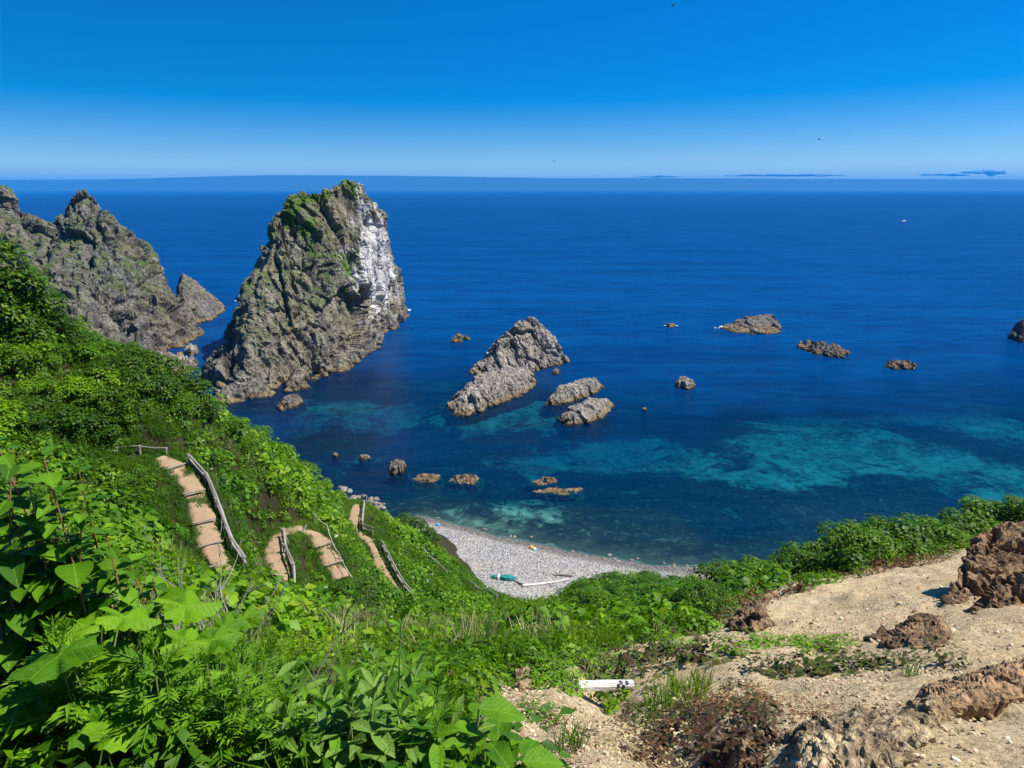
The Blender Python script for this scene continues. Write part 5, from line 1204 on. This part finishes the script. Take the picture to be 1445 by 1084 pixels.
outcrop('ridge of pale tan weathered rock breaking out of the scree', [(1080, 1095), (1180, 1110), (1270, 1090), (1320, 1050), (1290, 1018), (1200, 1015), (1110, 1040)], [(1120, 1065, .16), (1200, 1045, .22), (1270, 1040, .16), (1180, 1085, .14)], 0.02, 0.05, M_TAN, 2.0, 77, 2.2)
outcrop('jutting ochre stone between the tan ridge and the split ledge', [(1275, 1030), (1310, 1035), (1340, 1015), (1320, 995), (1285, 1005)], [(1305, 1015, .2), (1320, 1008, .14)], 0.018, 0.035, M_TAN, 3.0, 78)
outcrop('dark crusty rock at the foot of the view beside the reddish vines', [(985, 1095), (1050, 1100), (1085, 1075), (1050, 1050), (1000, 1060)], [(1030, 1075, .14), (1060, 1065, .1)], 0.02, 0.06, M_OUT, 3.0, 82, 2.2)
outcrop('small knobbly rock with greenery at the low end of the sandy crest', [(1035, 890), (1060, 896), (1085, 885), (1080, 868), (1050, 866)], [(1060, 878, .35), (1070, 872, .3), (1045, 884, .2)], 0.05, 0.15, M_OUT, 1.3, 79, 8)
outcrop('earthy lump half under green creeper beside the sand', [(720, 968), (740, 976), (760, 965), (750, 945), (728, 945)], [(738, 958, .16), (748, 952, .14)], 0.03, 0.07, M_TAN, 2.4, 81, 5)
outcrop('pale earth mound showing among the herbs', [(598, 975), (625, 985), (652, 975), (640, 950), (610, 950)], [(622, 965, .2), (636, 962, .16)], 0.025, 0.05, M_TAN, 2.6, 83, 4)
# loose stones on the sand
M_SCREE = stone_material('scree', [(0.0, (0.20, 0.125, 0.07)), (0.35, (0.38, 0.28, 0.16)), (0.7, (0.48, 0.39, 0.25)), (1.0, (0.60, 0.52, 0.38))])
C_SCREE = proto_collection('scree', [pebble('scree', 90 + s, .65, .3) for s in range(6)], M_SCREE)
sd = lambda x, y: (bil(_sand, x, y) > .55) * np.clip(0.35 + 1.1 * nz(x, y, .5, 44), 0.03, 1) * in_cone(x, y, 1.5)
x, y, z, rs = sample_ground(90000, -1, 14, 2.2, 13, sd, 12); n = len(x); sz = .010 + .045 * rs.uniform(0, 1, n) ** 5
scatter('gravel', np.stack([x, y, z + sz * .1], 1), euler(n, rs, .6), sz, rs.integers(0, 6, n), C_SCREE, 'loose tan gravel and stone chips on the bare slope', 'gravel')
x, y, z, rs = sample_ground(5000, 0, 26, 9, 26, sd, 13); n = len(x); sz = .03 + .10 * rs.uniform(0, 1, n) ** 5
scatter('gravel', np.stack([x, y, z + sz * .1], 1), euler(n, rs, .6), sz, rs.integers(0, 6, n), C_SCREE, 'scattered stones on the upper sand below the bushes', 'gravel')

# rubble fallen round the outcrops
rs = np.random.default_rng(77); X, Y = [], []
for o_ in [q for q in COL.objects if q.name.startswith('rock_outcrop')]:
    bb = np.array([o_.matrix_basis @ Vector(c_) for c_ in o_.bound_box]); k = int(min(260, 40 + 60 * (bb[:, 0].max() - bb[:, 0].min())))
    X.append(rs.normal(bb[:, 0].mean(), (bb[:, 0].max() - bb[:, 0].min()) * .42, k)); Y.append(rs.normal(bb[:, 1].mean() - .1, (bb[:, 1].max() - bb[:, 1].min()) * .42, k))
x, y = np.concatenate(X), np.concatenate(Y); n = len(x); sz = np.minimum((.012 + .05 * rs.uniform(0, 1, n) ** 3) * np.clip(y / 5, .8, 2.2), .14)
scatter('rubble', np.stack([x, y, ground(x, y) + sz * .1], 1), euler(n, rs, .6), sz, rs.integers(0, 6, n), C_SCREE, 'broken brown rubble lying round the rock outcrops', 'rubble')

# ------------------------------------------------------------------ creepers and small plants on the sand
M_RUST0 = leaf_material('dead_leaf', (0.12, 0.05, 0.02), (0.24, 0.13, 0.05), 0.15, yellow=(0.3, 0.2, 0.1))
C_VINE = [clump_mesh('foliage', 70, .30, .14, .075, 300 + s, .48, 1.6) for s in range(4)]
for me in C_VINE: me.materials.append(M_VINE)
C_CREEP = [clump_mesh('foliage', 110, .30, .16, .06, 320 + s, .42, 1.4) for s in range(4)]
for me in C_CREEP: me.materials.append(M_LEAF)
def small_plant(name, px, py, s, meshes, label, group, cat, seed, D0=3.0, parent_stem=True):
    r = random.Random(seed); q = hit(px, py, D0); root = empty(name, q, r.uniform(0, 6.28)); root.scale = (s * r.uniform(.8, 1.3), s * r.uniform(.8, 1.3), s)
    o = bpy.data.objects.new('foliage', r.choice(meshes)); COL.objects.link(o); o.parent = root
    vs_, fs = [], []
    for k in range(5):
        a = r.uniform(0, 6.28); tube(vs_, fs, [(0, 0, -.02), (math.cos(a) * .12, math.sin(a) * .12, .04), (math.cos(a) * .28, math.sin(a) * .28, .05)], [.006, .005, .003], 4)
    me = bpy.data.meshes.new('stem'); me.from_pydata(vs_, [], fs); me.update(); link_mesh('stem', me, M_BARK, root); return tag(root, label, cat, group)
rv = random.Random(21)
for (px, py) in [(1085, 945), (1100, 950), (1120, 946), (1130, 952), (1150, 944), (1172, 948), (1185, 942), (1200, 950), (1215, 945), (1230, 940), (1300, 935), (1255, 945), (1350, 938)]:
    small_plant('creeping_vine', px, py, rv.uniform(.8, 1.3), C_VINE, 'dark purple-green vine patch in the row across the pale sand', 'vines in a row on the sand', 'vine', px)
for i in range(40):
    px, py = rv.uniform(890, 1090), rv.uniform(965, 1084)
    if py < 985 and px < 930: continue
    small_plant('creeping_vine', px, py, rv.uniform(.4, .8), C_VINE, 'reddish vine in the leafy litter between sand gully and tan rock ridge', 'vines in the litter', 'vine', i + 400)
for i in range(30):
    px = rv.uniform(810, 1060); py = 955 - (px - 810) * 0.16 + rv.uniform(-22, 10)
    small_plant('creeping_vine', px, py, rv.uniform(.9, 1.5), C_VINE if rv.random() < .6 else C_CREEP, 'vine on the dark leafy band above the white log', 'vines above the white log', 'vine', i + 700)
for i in range(26):
    px = rv.uniform(725, 800); py = rv.uniform(935, 975)
    small_plant('green_creeper', px, py, rv.uniform(.7, 1.1), C_CREEP, 'bright green creeper heaped beside the white log', 'creeper heap', 'creeper', i + 800)
for (px, py) in [(850, 985), (865, 980), (880, 990), (890, 975), (870, 995)]:
    small_plant('green_creeper', px, py, .9, C_CREEP, 'creeper hanging over the end of the white log', 'creeper on the log', 'creeper', px + 5)
for (px, py) in [(745, 1000), (765, 1005), (755, 1015), (772, 1022), (735, 1010)]:
    small_plant('green_creeper', px, py, .6, C_CREEP, 'small dark-leaved herb on the pale sand', 'herbs on the sand', 'herb', px + 9)
for i in range(18):
    px = rv.uniform(1055, 1195); py = 912 + rv.uniform(-5, 5)
    small_plant('green_creeper', px, py, rv.uniform(.6, 1.0), C_CREEP, 'low green plant in the line along the edge of the sand bench', 'plants along the sand bench', 'plant', i + 900, 6)
C_TUFT = [blades_mesh('foliage', 50, .16, .42, .006, 340 + s, .6) for s in range(3)]
for me in C_TUFT: me.materials.append(M_GRASS)
for (px, py, s) in [(930, 1010, 1.0), (945, 1000, 1.1), (960, 995, 1.0), (975, 1000, .9), (990, 975, .8), (915, 1025, .8), (1285, 955, .5), (800, 1060, .6), (815, 1050, .5)]:
    small_plant('grass_tuft', px, py, s, C_TUFT, 'tuft of green grass on the bare sand', 'grass tufts on the sand', 'grass', px + 11)
C_LIT = proto_collection('litter', [clump_mesh('litter', 60, .30, .03, .05, 380 + s_, .42, 2.5) for s_ in range(4)], [M_RUST0, M_VINE, M_RUST0, M_DRY])
lx, ly = P(1000, 1030, 4.6)[:2]
ld = lambda x, y: (bil(_sand, x, y) > .4) * np.clip(np.exp(-(((x - lx) / .9) ** 2 + ((y - ly) / 1.3) ** 2)) * (0.5 + 1.2 * nz(x, y, 1.2, 91)), 0, 1)
x, y, z, rs = sample_ground(2600, 0, 4, 2.5, 8, ld, 41); n = len(x)
scatter('leaf_litter', np.stack([x, y, z + 0.005], 1), euler(n, rs, .15), rs.uniform(.3, .8, n), rs.integers(0, 4, n), C_LIT, 'brown leaf litter and dry creeper on the sand before the tan rock ridge', 'leaf litter')
# reddish low growth where the bushes meet the sand
M_RUST = leaf_material('rust_leaf', (0.10, 0.03, 0.012), (0.16, 0.10, 0.02), 0.2, yellow=(0.09, 0.13, 0.015))
C_RUST = [clump_mesh('foliage', 90, .32, .16, .06, 360 + s, .4, 1.4) for s in range(3)]
for me in C_RUST: me.materials.append(M_RUST)
for i in range(40):
    t = rv.random(); px = 990 + t * 400; py = np.interp(px, [990, 1050, 1110, 1200, 1300, 1390], [892, 862, 836, 812, 795, 772]) + rv.uniform(-5, 5)
    small_plant('rust_creeper', px, py, rv.uniform(1.0, 1.9), C_RUST if rv.random() < .55 else C_CREEP, 'rust and green creeper at the foot of the crest bushes', 'creeper under the crest bushes', 'creeper', i + 1200, 12)

# ------------------------------------------------------------------ white log with black marks lying in the gully
m = Mat('white_bark'); p = m.obj()
c = m.mix(m.rng(m.noise(m.mapping(p, (14, 14, 3)), 4, 5, .7), .35, .7), (0.30, 0.28, 0.26), (0.56, 0.54, 0.51))
M_BIRCH = m.surface(m.bsdf(c, .7, m.bump(m.noise(m.mapping(p, (20, 20, 3)), 4, 4), .5, .02))); m = Mat('black_mark'); M_BLACK = m.surface(m.bsdf((.012, .014, .03), .6))
a, b = hit(812, 978, 5), hit(892, 975, 5); a.z += .10; b.z += .10
root = empty('white_log', a); log_between('trunk', a, b, .075, .07, M_BIRCH, root, 3)
ax_ = (b - a); tocam = (Vector((0, 0, EYE)) - a).normalized(); nrm_ = (tocam - ax_.normalized() * tocam.dot(ax_.normalized())).normalized(); bi = nrm_.cross(ax_.normalized())
for (t, w) in [(.70, -.15), (.755, .42), (.79, -.3), (.86, .35)]:
    bm = bmesh.new(); bmesh.ops.create_icosphere(bm, subdivisions=2, radius=1.0); me = bpy.data.meshes.new('mark'); bm.to_mesh(me); bm.free()
    o = link_mesh('mark', me, M_BLACK, root, True); d = (nrm_ * math.cos(w * 1.2) + bi * math.sin(w * 1.2)); o.location = ax_ * t + d * .068
    o.rotation_euler = d.to_track_quat('Z', 'Y').to_euler(); o.scale = (.022 + .012 * t, .044 - .016 * t, .007)
tag(root, 'short white log with black blotches lying among creepers in the sand gully', 'log')

# ------------------------------------------------------------------ birds, a boat, surf
M_BIRD = Mat('dark_feathers'); M_BIRD = M_BIRD.surface(M_BIRD.bsdf((.02, .02, .022), .6))
def skin(name, pts, edges, radii, mat, sub=1):
    me = bpy.data.meshes.new(name); me.from_pydata(pts, edges, []); o = bpy.data.objects.new(name, me); COL.objects.link(o)
    o.modifiers.new('skin', 'SKIN'); ss = o.modifiers.new('sub', 'SUBSURF'); ss.levels = ss.render_levels = sub
    for v, r in zip(me.skin_vertices[0].data, radii): v.radius = r if isinstance(r, tuple) else (r, r)
    me.skin_vertices[0].data[0].use_root = True
    dg = bpy.context.evaluated_depsgraph_get(); out = bpy.data.meshes.new_from_object(o.evaluated_get(dg)); bpy.data.objects.remove(o); out.materials.clear(); out.materials.append(mat); return out
me_corm = skin('seabird', [(0, 0, 0), (0, .02, .28), (0, .06, .5), (.0, .12, .68), (.0, .2, .78), (.0, .34, .76), (0, -.22, -.02), (.08, 0, -.18), (-.08, 0, -.18)], [(0, 1), (1, 2), (2, 3), (3, 4), (4, 5), (0, 6), (0, 7), (0, 8)], [.14, .16, .10, .05, .06, .015, .04, .03, .03], M_BIRD)
me_gull = skin('bird', [(0, 0, 0), (0, .22, .03), (0, .34, .05), (0, -.3, 0), (.3, .05, .12), (.75, -.12, .05), (-.3, .05, .12), (-.75, -.12, .05)], [(0, 1), (1, 2), (0, 3), (0, 4), (4, 5), (0, 6), (6, 7)], [.09, .07, .02, .03, (.09, .02), (.02, .01), (.09, .02), (.02, .01)], M_BIRD)
for i, (px, py) in enumerate([(1253, 512), (1257, 513), (1262, 512), (1266, 513), (1272, 512), (1278, 512), (1281, 511)]):
    q = P(px, py, S(1272, 517)[1]); o = bpy.data.objects.new('seabird', me_corm); COL.objects.link(o); o.location = (q[0], q[1], q[2] + .1); o.rotation_euler = (0, 0, i * 1.3); o.scale = (1.15,) * 3
    tag(o, 'black seabird perched on the flat tan rock', 'bird', 'birds on the flat rock')
for (px, py, D, s, rz, lab) in [(1156, 197, 150, 1.1, .6, 'lone bird gliding low in the pale sky'), (950, 8, 140, 1.0, 2.0, 'lone bird high in the deep blue sky'), (782, 227, 260, 1.2, 1.2, 'tiny distant bird just above the hazy horizon')]:
    o = bpy.data.objects.new('bird', me_gull); COL.objects.link(o); o.location = P(px, py, D); o.scale = (s,) * 3; o.rotation_euler = (.2, .25, rz); tag(o, lab, 'bird')
# boat far out
M_WHITE = Mat('white_paint'); M_WHITE = M_WHITE.surface(M_WHITE.bsdf((.8, .8, .8), .4))
q = S(1275, 313); root = empty('fishing_boat', q, .3)
hv = [(-3.2, -.9, 0), (-3.2, .9, 0), (2.0, 1.0, 0), (3.6, 0, .1), (2.0, -1.0, 0), (-3.3, -1.1, 1.0), (-3.3, 1.1, 1.0), (2.2, 1.25, 1.2), (4.4, 0, 1.6), (2.2, -1.25, 1.2)]
mesh_obj('hull', hv, [(0, 4, 3, 2, 1), (0, 1, 6, 5), (1, 2, 7, 6), (2, 3, 8, 7), (3, 4, 9, 8), (4, 0, 5, 9), (5, 6, 7, 8, 9)], M_WHITE, root)
mesh_obj('cabin', [(-1.4, -.7, 1), (-1.4, .7, 1), (.6, .7, 1.05), (.6, -.7, 1.05), (-1.3, -.6, 2.5), (-1.3, .6, 2.5), (.2, .6, 2.5), (.2, -.6, 2.5)], [(0, 1, 5, 4), (1, 2, 6, 5), (2, 3, 7, 6), (3, 0, 4, 7), (4, 5, 6, 7)], M_WHITE, root)
tag(root, 'tiny white boat far out on the open sea', 'boat')
m = Mat('surf_foam'); M_FOAM = m.surface(m.bsdf((.8, .82, .84), .9))
def foam(px, py, w, d, label, seed):
    q = S(px, py); r = random.Random(seed); bm = bmesh.new()
    for i in range(14):
        a = r.uniform(0, 6.28); k = r.random() ** .5
        bmesh.ops.create_icosphere(bm, subdivisions=1, radius=1.0, matrix=Matrix.Translation((math.cos(a) * k * w / 2, math.sin(a) * k * d / 2, .05)) @ Matrix.Diagonal((r.uniform(.2, .7), r.uniform(.15, .5), r.uniform(.05, .2), 1)))
    me = bpy.data.meshes.new('surf_foam'); bm.to_mesh(me); bm.free(); o = link_mesh('surf_foam', me, M_FOAM, None, True); o.location = q; return tag(o, label, 'foam', kind='stuff')
foam(946, 460, 5, 3, 'white surf round the dark rock tip', 1); foam(1017, 463, 4, 2, 'white surf at the thin end of the whaleback rock', 2); foam(573, 438, 3, 3, 'white surf at the seaward foot of the tall stack', 3); foam(338, 425, 5, 2, 'white surf behind the tall stack', 4); foam(1019, 461, 2, 2, 'fleck of surf beside the whaleback rock', 5)
